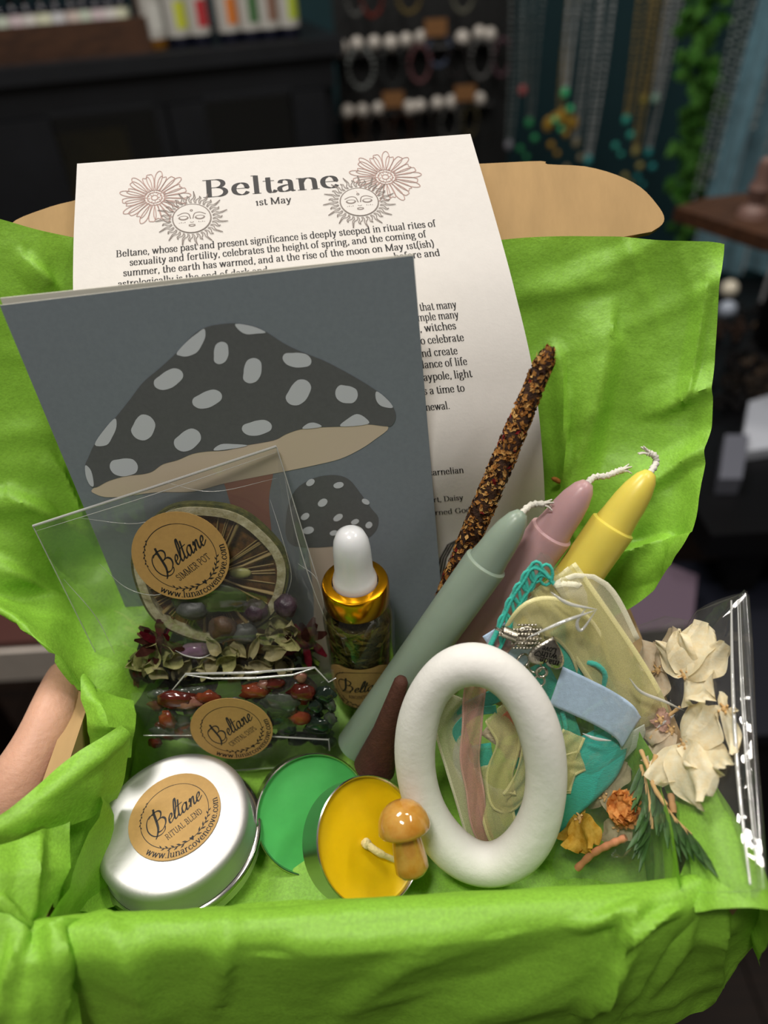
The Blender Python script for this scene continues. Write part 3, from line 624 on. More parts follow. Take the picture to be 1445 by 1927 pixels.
# ================================================================== TISSUE PAPER
M['tissue'] = tissue_mat('lime_tissue', (150, 208, 66), .22)
_cd = [(nrm((random.Random(k).gauss(0, 1), random.Random(k+50).gauss(0, 1), random.Random(k+90).gauss(0, 1))), 14+5*(k % 5), k) for k in range(10)]
def crump(p, sd):
    """crumpled sheet: soft billows plus straight sharp creases that fade in and out"""
    q = Vector((p[0]+sd, p[1]-sd*.7, p[2]+sd*.3)); r = 0
    for f, a in ((15, .0036), (34, .0013), (80, .0006)): r += a*(.28-abs(noise.noise(q*f)))*2
    for d, f, k in _cd:
        m = noise.noise(q*11+Vector((k*5.3, 0, 0)))
        if m > .05:
            x = (q[0]*d[0]+q[1]*d[1]+q[2]*d[2])*f*2+.35*noise.noise(q*9+Vector((0, k*3.1, 0))); tri = abs((x % 1)-.5)*2
            r += .0026*(m-.05)*(max(0, 1-tri*2.2)*2-.4)
    return r
def lgrid(rows, nu, nv):
    ln = lambda P, n: [P[i]+(P[i+1]-P[i])*((k/n)**2*(3-2*k/n)*.35+.65*k/n) for i in range(len(P)-1) for k in range(n)]+[P[-1]]
    rr_ = [ln(r, nu) for r in rows]; cc = [ln([r[j] for r in rr_], nv) for j in range(len(rr_[0]))]
    return [[cc[j][i] for j in range(len(cc))] for i in range(len(cc[0]))]
def tissue_patch(mb, rows, nu, nv, amp=1., sd=0., creases=(), sharp=False):
    G = (lgrid if sharp else crgrid)(rows, nu, nv); nr, nc = len(G), len(G[0]); N = [[None]*nc for _ in range(nr)]
    for i in range(nr):
        for j in range(nc):
            du = G[i][min(j+1, nc-1)]-G[i][max(j-1, 0)]; dv = G[min(i+1, nr-1)][j]-G[max(i-1, 0)][j]
            n = nrm(np.cross(dv, du)); n = n if n@(CAM_POS-G[i][j]) > 0 else -n; N[i][j] = n
    R = []
    for i in range(nr):
        row = []
        for j in range(nc):
            p = G[i][j]; h = amp*crump(p, sd)
            if creases:
                x, y = proj(p)
                for (xa, ya, xb, yb, hh, w) in creases:
                    vx, vy = xb-xa, yb-ya; L2 = vx*vx+vy*vy; t = max(0, min(1, ((x-xa)*vx+(y-ya)*vy)/L2)); dx, dy = x-xa-vx*t, y-ya-vy*t
                    side = (vx*(y-ya)-vy*(x-xa)) > 0; ww = w if side else w*.35
                    h += hh*max(0, 1-math.hypot(dx, dy)/ww)*(math.sin(math.pi*min(1, max(0, .12+.8*t)))**.5)
            row.append(p+N[i][j]*h)
        R.append(row)
    mb.grid(R)
T = LP
tb_ = MB()
rows = [
 [T(-120, 380, .006), T(0, 412, .007), T(70, 432, .005), T(145, 448, .001), T(400, 500, .000), T(700, 490, .002), T(945, 451, .003), T(1130, 444, .005), T(1240, 452, .010), T(1310, 454, .013), T(1362, 460, .010)],
 [T(-120, 520, .012), T(0, 540, .010), T(70, 550, .008), T(150, 550, .0025), T(400, 570, .003), T(700, 570, .003), T(960, 545, .004), T(1130, 545, .008), T(1236, 545, .012), T(1305, 545, .016), T(1354, 540, .020)],
 [T(-120, 700, .018), T(0, 720, .014), T(70, 700, .011), T(160, 680, .007), T(400, 680, .005), T(700, 680, .005), T(990, 680, .008), T(1120, 690, .013), T(1230, 690, .018), T(1295, 690, .022), T(1345, 680, .026)],
 [T(-120, 880, .024), T(0, 880, .020), T(75, 870, .016), T(170, 830, .006), T(400, 820, .005), T(700, 820, .005), T(1000, 830, .010), T(1120, 830, .018), T(1220, 830, .024), T(1285, 830, .030), T(1340, 810, .036)],
 [T(-120, 1010, .034), T(0, 1010, .030), T(80, 1000, .024), T(180, 960, .009), T(400, 930, .005), T(700, 930, .005), T(1010, 930, .013), T(1120, 930, .026), T(1210, 930, .034), T(1275, 930, .040), T(1322, 915, .046)],
 [T(-120, 1070, .042), T(-5, 1118, .040), T(90, 1120, .028), T(200, 1080, .012), T(400, 1000, .006), T(700, 990, .006), T(1030, 1010, .016), T(1120, 1020, .032), T(1200, 1020, .040), T(1265, 1010, .048), T(1314, 978, .054)],
 [T(-120, 1110, .046), T(0, 1145, .050), PZ(84, 1205, .2575), PZ(190, 1270, .272), T(400, 1040, .008), T(700, 1030, .008), T(1050, 1080, .020), T(1115, 1095, .036), T(1190, 1085, .046), T(1245, 1070, .054), T(1294, 1030, .060)],
 [T(-120, 1130, .048), T(14, 1160, .052), PZ(92, 1222, .2565), PZ(238, 1335, .2765), T(420, 1060, .010), T(720, 1050, .010), T(1060, 1130, .024), T(1110, 1170, .038), T(1172, 1150, .050), T(1224, 1112, .056), T(1268, 1066, .062)]]
tissue_patch(tb_, rows, 14, 16, .50, .13, creases=((1146, 650, 1078, 960, .0085, 95), (1052, 660, 1076, 880, .0040, 30), (1342, 730, 1240, 775, .004, 50), (1335, 850, 1200, 930, .004, 45), (1100, 1075, 1255, 1022, .009, 60), (1190, 1045, 1110, 1100, .006, 30), (1330, 560, 1300, 740, .003, 30), (1180, 520, 1010, 560, .0015, 60), (60, 490, 100, 540, .004, 40), (20, 930, 170, 1010, .006, 60), (0, 1060, 120, 1130, .005, 50), (110, 880, 170, 1000, .005, 40)))
tag(tb_.build('tissue_paper', M['tissue'], smooth=60), 'lime green tissue sheet standing against the open lid behind the printed cards', 'tissue paper', 'lime green tissue sheets')

fb = MB()
# floor of the lining, rising along the walls
def fl(x, y):
    z = .0015+.0015*(1+noise.noise(Vector((x*30, y*30, 2))))
    z += .012*max(0, min(1, (y-.072)/.03))*max(0, min(1, (.06-x)/.05))
    return z
rows = []
for j in range(9):
    y = .004+j*.1235/8; row = []
    for i in range(11):
        x = -.099+.198*i/10; row.append(A(x, y, fl(x, y)))
    rows.append(row)
tissue_patch(fb, rows, 8, 6, .2, .5)
# right inner wall
tissue_patch(fb, [[A(.094+.004*math.sin(y*60), y, z) for y in (-.004, .03, .07, .1, .125)] for z in (.002, .02, .036, .051)], 8, 6, .5, 1.7)
# left inner wall lining
tissue_patch(fb, [[A(-.096+.004*math.sin(y*70), y, z) for y in (-.004, .03, .07, .1, .125)] for z in (.002, .02, .034, .046)], 8, 6, .8, 2.7)
# front wall: up from the floor, over the rim and flaring out towards the viewer; its free right edge folds diagonally
xs = (-.101, -.066, -.03, .01, .048, .082)
def frow(y, z, k, last): return [A(x*k if x < 0 else x*k, y, z) for x in xs]+[last]
rows = [frow(.008, .0045, 1, A(.100, .008, .005)), frow(.0035, .026, 1, A(.101, .004, .026)), frow(.001, .043, 1, A(.102, .002, .043)), frow(-.0045, .0490, 1, PZ(1342, 1644, .2120)), frow(-.0105, .0475, 1, PZ(1334, 1690, .2085)),
        frow(-.0135, .0410, 1.0, PZ(1308, 1728, .2085)), frow(-.0160, .029, .99, PZ(1266, 1770, .2120)), frow(-.0190, .013, .95, PZ(1206, 1830, .2185)), frow(-.0215, -.006, .90, PZ(1180, 1880, .2260)), frow(-.0240, -.028, .88, PZ(1150, 1960, .2420)), frow(-.0250, -.056, .88, PZ(1130, 2060, .2640))]
tissue_patch(fb, rows, 16, 9, .24, 3.1, creases=((560, 1790, 900, 1760, .0030, 110), (230, 1770, 300, 1927, .0040, 90), (440, 1745, 415, 1880, .0030, 50), (800, 1920, 1130, 1800, .0045, 130), (1100, 1735, 1190, 1700, .0040, 30), (1130, 1850, 1195, 1700, .0050, 45), (1180, 1745, 1265, 1712, .0045, 24), (1090, 1890, 1140, 1800, .005, 40), (640, 1900, 760, 1800, .003, 80)))
# left: big folded band over the left rim
tissue_patch(fb, [[PZ(-90, 1570, .212), PZ(10, 1528, .222), PZ(125, 1434, .236), PZ(226, 1362, .247)],
                  [PZ(-90, 1600, .209), PZ(0, 1565, .219), PZ(140, 1480, .233), PZ(240, 1392, .250)],
                  [PZ(-90, 1640, .210), PZ(0, 1594, .221), PZ(150, 1545, .238), PZ(215, 1500, .256)]], 12, 8, .45, 4.2, creases=((225, 1395, 90, 1500, .003, 40),))
# tuft above the band, inside the left wall
tissue_patch(fb, [[PZ(150, 1262, .268), PZ(176, 1300, .266), PZ(250, 1320, .272)],
                  [PZ(158, 1312, .262), PZ(186, 1326, .258), PZ(255, 1345, .268)],
                  [PZ(170, 1360, .258), PZ(205, 1368, .252), PZ(250, 1372, .262)],
                  [PZ(176, 1400, .262), PZ(200, 1420, .262), PZ(245, 1420, .268)]], 9, 7, .7, 5.3, sharp=True)
# inside left, dark fold under the band
tissue_patch(fb, [[PZ(112, 1530, .243), PZ(190, 1510, .258), PZ(220, 1440, .268)], [PZ(108, 1600, .238), PZ(186, 1600, .250), PZ(215, 1560, .268)], [PZ(96, 1710, .2245), PZ(170, 1720, .236), PZ(240, 1700, .250)]], 9, 8, .5, 6.1, sharp=True)
# lower left mass
tissue_patch(fb, [[PZ(-90, 1640, .206), PZ(0, 1590, .217), PZ(70, 1566, .226), PZ(134, 1540, .234)],
                  [PZ(-90, 1690, .200), PZ(-5, 1650, .209), PZ(70, 1640, .216), PZ(136, 1632, .226)],
                  [PZ(-90, 1740, .198), PZ(0, 1700, .206), PZ(50, 1735, .210), PZ(110, 1690, .220)],
                  [PZ(-90, 1790, .198), PZ(10, 1740, .207), PZ(45, 1770, .209), PZ(80, 1738, .214)]], 10, 9, .5, 7.7, sharp=True, creases=((80, 1560, 60, 1720, .003, 40), (0, 1690, 60, 1750, .003, 30)))
# front left corner facets hanging down
tissue_patch(fb, [[PZ(-90, 1700, .201), PZ(20, 1720, .206), PZ(60, 1756, .206), PZ(116, 1726, .207), PZ(160, 1725, .211)],
                  [PZ(-90, 1800, .197), PZ(10, 1800, .202), PZ(60, 1812, .201), PZ(112, 1790, .203), PZ(140, 1800, .211)],
                  [PZ(-90, 1900, .195), PZ(0, 1890, .200), PZ(55, 1900, .199), PZ(100, 1890, .203), PZ(145, 1880, .211)],
                  [PZ(-90, 2010, .196), PZ(0, 2010, .202), PZ(55, 2010, .200), PZ(100, 2000, .206), PZ(160, 2000, .213)],
                  [PZ(-90, 2130, .205), PZ(0, 2130, .211), PZ(55, 2130, .210), PZ(110, 2130, .216), PZ(180, 2130, .221)]], 8, 9, .45, 8.3, sharp=True, creases=((110, 1745, 118, 1900, .004, 35), (45, 1760, 10, 1900, .004, 45)))
# right front corner: the under layer hanging outside
tissue_patch(fb, [[PZ(1320, 1560, .226), PZ(1375, 1620, .226), PZ(1412, 1684, .226), PZ(1470, 1660, .232)],
                  [PZ(1260, 1690, .210), PZ(1330, 1690, .209), PZ(1400, 1700, .213), PZ(1500, 1700, .228)],
                  [PZ(1200, 1790, .216), PZ(1290, 1760, .213), PZ(1370, 1765, .217), PZ(1470, 1755, .234)],
                  [PZ(1150, 1850, .230), PZ(1240, 1860, .229), PZ(1340, 1830, .231), PZ(1392, 1818, .240)],
                  [PZ(1100, 1960, .246), PZ(1180, 1935, .244), PZ(1270, 1915, .246), PZ(1338, 1892, .250)]], 10, 9, .6, 11.2, sharp=True, creases=((1290, 1770, 1200, 1880, .003, 50), (1362, 1700, 1350, 1850, .004, 40)))
# over the rim of the right wall at its front end
tissue_patch(fb, [[A(.095, -.0092, .046), A(.099, .010, .047), A(.099, .030, .046)], [A(.107, -.0115, .0525), A(.109, .010, .0545), A(.107, .032, .054)],
                  [A(.117, -.0125, .049), A(.117, .010, .05), A(.113, .030, .051)], [A(.121, -.0125, .03), A(.122, .008, .03), A(.116, .022, .038)], [A(.124, -.0125, .006), A(.125, .004, .004), A(.121, .014, .018)]], 9, 8, .5, 12.4)
tag(fb.build('tissue_paper', M['tissue'], smooth=60), 'lime green tissue sheet lining the box floor and folded over its front edge', 'tissue paper', 'lime green tissue sheets')
# ================================================================== PRINTED SHEET AND CARD
M['paper'] = pm('white_paper', (219, 215, 210), .75, var=.015, vs=300, bump=.06, bs=900)
M['ink'] = pm('black_ink', (38, 36, 36), .6); M['soft_ink'] = pm('grey_ink', (134, 124, 118), .7); M['rose_ink'] = pm('rose_ink', (176, 146, 138), .7)
prow = [((145, 308), (885, 252), .2585), ((138, 470), (932, 412), .2515), ((140, 600), (968, 545), .2475), ((160, 760), (1003, 700), .2495),
        ((226, 920), (1021, 860), .2590), ((290, 1080), (1026, 1020), .288), ((334, 1230), (1020, 1170), .311), ((350, 1300), (1012, 1240), .322)]
PROW = [[PZ(*l, z), PZ(*(A(*l)+(A(*r)-A(*l))/3), z-.0015), PZ(*(A(*l)+(A(*r)-A(*l))*2/3), z-.0015), PZ(*r, z)] for l, r, z in prow]
PNU, PNV = 12, 10
PGRID = crgrid(PROW, PNU, PNV); PG = np.array(PGRID); PNR, PNC = PG.shape[:2]
_pp = np.array([[proj(PG[i, j]) for j in range(PNC)] for i in range(PNR)])
def psurf(i, j):
    i = min(max(i, 0), PNR-1.001); j = min(max(j, 0), PNC-1.001); a, b = int(i), int(j); u, v = i-a, j-b
    return (PG[a, b]*(1-u)*(1-v)+PG[a+1, b]*u*(1-v)+PG[a, b+1]*(1-u)*v+PG[a+1, b+1]*u*v)
def pframe(i, j):
    p = psurf(i, j); X = nrm(psurf(i, j+.8)-psurf(i, j-.8)); D = nrm(psurf(i+.8, j)-psurf(i-.8, j)); N = nrm(np.cross(D, X)); N = N if N@(CAM_POS-p) > 0 else -N
    return p, X, -D, N
def pinv(px, py):
    d = (_pp[..., 0]-px)**2+(_pp[..., 1]-py)**2; i, j = np.unravel_index(d.argmin(), d.shape); i, j = float(i), float(j)
    for _ in range(8):
        x, y = proj(psurf(i, j)); xi, yi = proj(psurf(i+.5, j)); xj, yj = proj(psurf(i, j+.5))
        J = np.array([[(xi-x)/.5, (xj-x)/.5], [(yi-y)/.5, (yj-y)/.5]])
        try: s = np.linalg.solve(J, [px-x, py-y])
        except Exception: break
        i += float(np.clip(s[0], -2, 2)); j += float(np.clip(s[1], -2, 2)); i = min(max(i, 0), PNR-1.01); j = min(max(j, 0), PNC-1.01)
    return i, j
sb = MB(); sb.grid(PGRID, 0); sb.grid([[p-pframe(i, j)[3]*.0003 for j, p in enumerate(r)] for i, r in enumerate(PGRID)], 0)
def pline(s, xa, ya, xb, yb, size, hair=.024, stem=.115, h=.00012, mi=1):
    """a printed line of text whose baseline runs between two pixels on the sheet"""
    ia, ja = pinv(xa, ya); ib, jb = pinv(xb, yb); rb, w = typeset(s, hair, stem)
    def fn(x, y):
        f = x/w; p, X, U, N = pframe(ia+(ib-ia)*f, ja+(jb-ja)*f); return p+U*y*size+N*h
    ink(sb, rb, fn, mi)
pline('Beltane', 381, 372, 641, 352, .0098, .018, .115)
pline('1st May', 481, 387, 549, 381, .0036)
pline('Beltane, whose past and present significance is deeply steeped in ritual rites of', 218, 484, 821, 426, .0036)
pline('sexuality and fertility, celebrates the height of spring, and the coming of', 244, 500, 803, 446, .0036)
pline('summer, the earth has warmed, and at the rise of the moon on May 1st(ish)', 232, 520, 818, 464, .0036)
pline('astrologically is the end of dark and', 222, 541, 505, 514, .0036)
pline('before and', 742, 489, 829, 481, .0036)
for s, x1, y1, px in (('that many', 860, 579, 78), ('sample many', 864, 598, 100), ('s, witches', 859, 619, 84), ('to celebrate', 874, 641, 96), ('and create', 862, 666, 84), ('dance of life', 880, 686, 98), ('Maypole, light', 889, 709, 116),
                      ('is a time to', 875, 736, 90), ('renewal.', 847, 769, 68), (', carnelian', 873, 889, 82), ('wort, Daisy', 872, 940, 84), ('Horned God', 886, 963, 97)):
    px -= 8; pline(s, x1-px, y1+px*.085, x1, y1, .0037)
def daisy(px, py, R, mi):
    i, j = pinv(px, py); p, X, U, N = pframe(i, j); fn = lambda x, y: p+(X*x+U*y*.82)*R+N*.0001
    for k in range(26):
        a = 2*math.pi*k/26+.05*math.sin(k*3); l = 1-.12*(k % 3)*.5; c, s = math.cos(a), math.sin(a)
        pet = [(.30, -.02), (.5, -.07), (.75, -.10), (.93, -.07), (l, 0), (.93, .07), (.75, .10), (.5, .07), (.30, .02)]
        ink(sb, [ribbon2([(x*l*c-y*s, x*l*s+y*c) for x, y in cr(pet, 2)], .022, .022)], fn, mi)
    for rr_ in (.28, .20, .09): ink(sb, [ribbon2(arc(0, 0, rr_, rr_, 0, 360, 22), .02, .03)], fn, mi+1 if mi == 2 else mi)
    for k in range(30): a = k*2.4; r_ = .1+.2*(k/30); ink(sb, [ribbon2([(r_*math.cos(a), r_*math.sin(a)), ((r_+.05)*math.cos(a), (r_+.05)*math.sin(a))], .02, .02)], fn, 3)
def sun(px, py, R):
    i, j = pinv(px, py); p, X, U, N = pframe(i, j); fn = lambda x, y: p+(X*x+U*y*.82)*R+N*.00016
    sb.poly([p+(X*math.cos(a)+U*.82*math.sin(a))*R*.51+N*.00014 for a in np.linspace(0, 2*math.pi, 30)[:-1]], 0)
    ink(sb, [ribbon2(arc(0, 0, .51, .51, 0, 360, 34), .025, .034)], fn, 2)
    for k in range(30):
        a = 2*math.pi*k/30; l = .98 if k % 2 else .82; c, s = math.cos(a), math.sin(a)
        for o in (-.045, .045):
            w = [(.56, o), (.66, o*.9+.03), (.76, o*.5-.02), (l, .02)]
            ink(sb, [ribbon2([(x*c-y*s, x*s+y*c) for x, y in cr(w, 3)], .017, .021)], fn, 2)
    for sg in (-1, 1):
        ink(sb, [ribbon2(sp((sg*.03, -.02), (sg*.08, .16), (sg*.22, .2), (sg*.38, .12)), .03, .03), ribbon2(arc(sg*.22, .04, .12, .08, 180, 360, 8), .05, .05), ribbon2(arc(sg*.22, .04, .12, .05, 0, 180, 8), .02, .02)], fn, 2)
        for k in range(4): ink(sb, [ribbon2([(sg*(.18+.05*k), -.12-.02*(k % 2)), (sg*(.19+.05*k), -.16)], .02, .02)], fn, 2)
    ink(sb, [ribbon2(arc(0, -.24, .09, .05, 200, 340, 6), .04, .04), ribbon2(sp((-.09, -.24), (0, -.22), (.09, -.24)), .03, .03), ribbon2(arc(0, -.12, .05, .03, 190, 350, 6), .02, .02), ribbon2(arc(0, .28, .03, .03, 0, 360, 8), .03, .03)], fn, 2)
daisy(291, 372, .0132, 3); daisy(725, 333, .0130, 3); sun(361, 411, .0134); sun(676, 380, .0132)
# twig wreath drawing at the foot of the sheet
def pdraw(pts, w):
    sb.grid([[ (lambda q: q[0]+q[1]*k*w+q[3]*.00013)(pframe(*pinv(x, y))) for x, y in pts] for k in (-.5, .5)], 1)
for o in (-5, 0, 5): pdraw([(868+o*.4, 1012), (848+o, 1024), (834+o, 1050), (828+o, 1080), (826+o*.8, 1110)], .0007)
for tw in ([(826, 1110), (812, 1098), (806, 1084)], [(826, 1100), (816, 1084), (818, 1070)], [(828, 1120), (812, 1122), (802, 1130)], [(826, 1108), (838, 1090), (846, 1084)], [(814, 1108), (803, 1104)], [(820, 1092), (808, 1070)]): pdraw(tw, .0005)
sb.build('information_sheet', [M['paper'], M['ink'], M['soft_ink'], M['rose_ink']], smooth=180)
o = bpy.data.objects['information_sheet']; tag(o, 'curved white printed information sheet titled Beltane, standing behind the mushroom card', 'printed sheet')

CARDP = lean(.105, 6)
def CP(px, py, d=0.): return PL(px, py, CARDP[0]+nrm(CARDP[1])*d, CARDP[1])
CN = nrm(CARDP[1])
M['card_grey'] = pm('card_slate_grey', (134, 144, 153), .5, var=.04, vs=600); M['card_cap'] = pm('card_dark_grey', (103, 106, 108), .5, var=.05, vs=600)
M['card_spot'] = pm('card_pale_grey', (220, 226, 234), .5); M['card_tan'] = pm('card_tan', (226, 210, 186), .5); M['card_stem'] = pm('card_russet', (166, 110, 90), .5)
M['card_small_stem'] = pm('card_stone', (206, 190, 174), .5); M['card_edge'] = pm('card_white_edge', (226, 222, 208), .7)
TLc, TRc = CP(0, 574), CP(778, 480); cX = nrm(TRc-TLc); cU = np.cross(CN, cX); chh = .172
cardt = thing('greeting_card', 'slate grey greeting card printed with a spotted mushroom, standing in front of the printed sheet', 'card', (TLc+TRc)/2-cU*chh)
b = MB(); quad = [TLc, TRc, TRc-cU*chh, TLc-cU*chh]
b.poly([q+CN*.0003 for q in quad], 0); b.add(quad+[q+CN*.0003 for q in quad], [(i, (i+1) % 4, 4+(i+1) % 4, 4+i) for i in range(4)], 1)
Zm = lambda x, y: (130+x/2.157, 590+y/2.157)
def cpoly(pts, mi, layer, zoom=True, n=4):
    pp = [Zm(*p) if zoom else p for p in pts]; S = cr(pp, n, closed=True)
    b.poly([CP(x, y, .0003+.00006*layer) for x, y in S], mi)
cap_top = [(65, 640), (66, 612), (78, 585), (102, 532), (150, 460), (190, 420), (250, 345), (300, 280), (370, 220), (435, 160), (500, 90), (550, 58), (610, 44), (680, 40), (750, 52), (800, 75), (870, 120), (930, 150), (1030, 190), (1100, 225), (1180, 270), (1250, 315), (1290, 345), (1318, 385), (1326, 420), (1312, 452), (1286, 458)]
cap_low = [(1210, 450), (1130, 458), (1020, 462), (940, 470), (880, 490), (830, 515), (720, 535), (640, 555), (560, 560), (500, 570), (440, 595), (380, 612), (340, 640), (300, 652), (230, 660), (160, 680), (112, 705), (88, 702), (72, 675)]
cpoly([(418, 885), (455, 866), (500, 862), (514, 885), (506, 940), (512, 1010), (526, 1150), (524, 1290), (430, 1290), (440, 1100), (446, 1000), (428, 930)], 5, 1, False)
cpoly([(95, 712), (112, 735), (160, 746), (240, 740), (360, 725), (500, 723), (620, 692), (750, 665), (880, 640), (1000, 615), (1100, 590), (1180, 552), (1240, 512), (1296, 462), (1210, 440), (1000, 440), (800, 500), (600, 545), (400, 590), (200, 660)], 4, 2)
cpoly(cap_top+cap_low, 2, 3)
def spot(x, y, rx, ry, ang, bean=.30, zoom=True):
    a0 = math.radians(ang); P = []
    for k in range(12):
        a = 2*math.pi*k/12; r = 1-bean*math.cos(2*a)*.25-bean*1.0*math.exp(-((a-4.4)/.55)**2)-bean*.5*math.exp(-((a-1.2)/.5)**2)
        u, v = rx*r*math.cos(a), ry*r*math.sin(a); P.append((x+u*math.cos(a0)+v*math.sin(a0), y-u*math.sin(a0)+v*math.cos(a0)))
    cpoly(P, 3, 4, zoom, 3)
for s in ((615, 160, 50, 33, 72), (742, 232, 57, 40, 65), (403, 266, 68, 38, 22), (560, 347, 67, 36, 14), (930, 320, 64, 44, 42), (925, 187, 64, 33, -12), (1126, 326, 50, 40, -30), (300, 462, 56, 50, 40), (480, 513, 62, 43, 22), (762, 463, 66, 33, 4), (222, 622, 62, 40, -8)): spot(*s)
for P in ([(437, 160), (480, 112), (520, 80), (548, 62), (553, 92), (540, 125), (518, 158), (480, 174), (452, 172)], [(676, 42), (690, 68), (720, 84), (760, 82), (798, 76), (745, 52)], [(1248, 316), (1290, 347), (1314, 382), (1268, 376), (1246, 350)], [(104, 532), (145, 468), (186, 426), (192, 460), (176, 500), (152, 534)],
          [(66, 616), (90, 640), (100, 698), (84, 696), (68, 660)], [(588, 556), (615, 531), (670, 530), (724, 535), (680, 546)], [(948, 468), (970, 446), (1000, 444), (1024, 460)], [(1102, 458), (1130, 428), (1168, 408), (1203, 424), (1212, 449)]): cpoly(P, 3, 4)
cpoly([(582, 1020), (622, 1018), (632, 1080), (660, 1160), (665, 1290), (570, 1290), (590, 1160), (586, 1080)], 6, 1, False)
cpoly([(540, 962), (556, 922), (590, 900), (628, 894), (656, 902), (678, 928), (698, 956), (712, 975), (706, 1000), (680, 1018), (630, 1028), (570, 1030), (540, 1015)], 2, 2, False)
for s in ((584, 908, 9, 6, 30), (637, 913, 10, 6, 10), (607, 946, 10, 7, 30), (574, 972, 9, 6, 30), (636, 974, 10, 6, 30), (688, 944, 8, 5, -30), (580, 998, 11, 7, 10), (628, 1003, 8, 5, 10), (668, 982, 8, 5, 20), (694, 988, 7, 6, 30)): spot(*s, .1, False)
b.build('front_leaf', [M['card_grey'], M['card_edge'], M['card_cap'], M['card_spot'], M['card_tan'], M['card_stem'], M['card_small_stem']], cardt, 0)
b = MB(); q2 = [TLc-CN*.0030+cU*.0014-cX*.0005, TRc-CN*.0008+cU*.0002, TRc-cU*chh-CN*.0008, TLc-cU*chh-CN*.0014]; b.prism(q2, CN*.0004); b.build('back_leaf', M['card_edge'], cardt, 0)
# ================================================================== CLEAR BAGS
M['film'] = film_mat('clear_cellophane', (.98, .985, .978), .05, .015, .4, 45, 1.4, haze=.022)
M['seam'] = film_mat('cellophane_seam', (.86, .87, .85), .12, .30, .1, 200, 1.5, haze=.45); M['roll'] = film_mat('rolled_cellophane', (.97, .975, .97), .16, .03, 0, 60, 1.4, haze=.02)  # seam tubes are whitened so seams and streaks look like highlights
M['kraft'] = pm('kraft_sticker', (184, 146, 86), .65, var=.05, vs=500)
M['kraft_dark'] = pm('kraft_sticker_dim', (176, 142, 86), .65, var=.05, vs=500)
def film_sheet(mb, c, N, off, bulge, nu=26, nv=26, wr=.0012, sd=0.):
    """c: TL,TR,BR,BL corners; a soft wrinkled sheet pushed out along N"""
    R = []
    for i in range(nv+1):
        v = i/nv; row = []
        for j in range(nu+1):
            u = j/nu; p = (c[0]*(1-u)+c[1]*u)*(1-v)+(c[3]*(1-u)+c[2]*u)*v
            e = (1-abs(2*u-1)**4)*(1-abs(2*v-1)**4); n = Vector(p)*45+Vector((sd, 0, 0))
            row.append(p+N*(off+e*(bulge+wr*2*(.25-abs(noise.noise(n)))+wr*noise.noise(n*2.3))))
        R.append(row)
    mb.grid(R)
def sticker(parent, O, X, Y, N, rad, line, m):
    b = MB(); b.prism([O+(X*math.cos(a)+Y*math.sin(a))*rad for a in np.linspace(0, 2*math.pi, 49)[:-1]], N*.0002)
    sticker_art(b, lambda u, v: O+(X*u+Y*v)*rad+N*.00028, line, 1)
    return b.build('round_sticker', [m, M['ink']], parent, 0)

# ---- simmer pot bag
SBP = lean(.074, 18); SN = nrm(SBP[1])
def SPt(px, py, d=0.): return PL(px, py, SBP[0]+SN*d, SBP[1])
sc = [SPt(62, 990), SPt(520, 840), SPt(650, 1262), SPt(238, 1345)]
bag = thing('cellophane_bag', 'clear cellophane bag of dried citrus and petals with a round simmer pot sticker', 'bag', (sc[2]+sc[3])/2)
b = MB(); film_sheet(b, sc, SN, .0005, .0075, wr=.0018, sd=1); film_sheet(b, sc, SN, -.0005, -.0045, wr=.0008, sd=4); b.build('film', M['film'], bag, 180)
b = MB(); b.tube([sc[0], sc[0]*.5+sc[1]*.5+SN*.0006, sc[1]], .0005, 6); b.build('top_seam', M['seam'], bag, 180)
b = MB(); b.tube([sc[1], sc[1]*.5+sc[2]*.5, sc[2]], .00022, 6); b.tube([sc[0], sc[0]*.5+sc[3]*.5, sc[3]], .00022, 6); b.build('side_seam', M['seam'], bag, 180)
b = MB()  # whitish tubes imitate light catching on the film's wrinkles
for P, r_ in (([(66, 1000), (290, 930), (518, 852)], .00012), ([(536, 900), (556, 1000), (590, 1110), (640, 1230)], .00016), ([(508, 940), (530, 1010), (548, 1080), (540, 1120)], .00010), ([(186, 1060), (236, 1105), (290, 1120), (330, 1105)], .00012), ([(120, 1090), (180, 1160), (216, 1230)], .00012), ([(300, 905), (400, 925), (520, 900)], .00008), ([(150, 975), (260, 985), (330, 955)], .00008), ([(560, 1060), (596, 1090), (612, 1150)], .00012), ([(330, 1224), (350, 1234), (378, 1238), (398, 1230)], .00025)):
    S = cr([SPt(x, y, .0092 if 250 < x < 540 and y > 940 else .0045) for x, y in P], 6); n = len(S); b.tube(S, [r_*(.3+math.sin(math.pi*i/(n-1))) for i in range(n)], 5)
b.build('wrinkle', M['seam'], bag, 180)
b = MB(); f0 = SPt(540, 905, .0004); b.add([sc[1], SPt(545, 922, .0006), SPt(560, 1100, .001), SPt(535, 1000, .001)], [(0, 1, 2, 3)]); b.build('fold', M['film'], bag, 0)
O, X, Y, N = frame_at(340, 1047, (SBP[0]+SN*.0095, SBP[1]), 37)
sticker(bag, O, X, Y, N, .0172, 'SIMMER POT', M['kraft'])

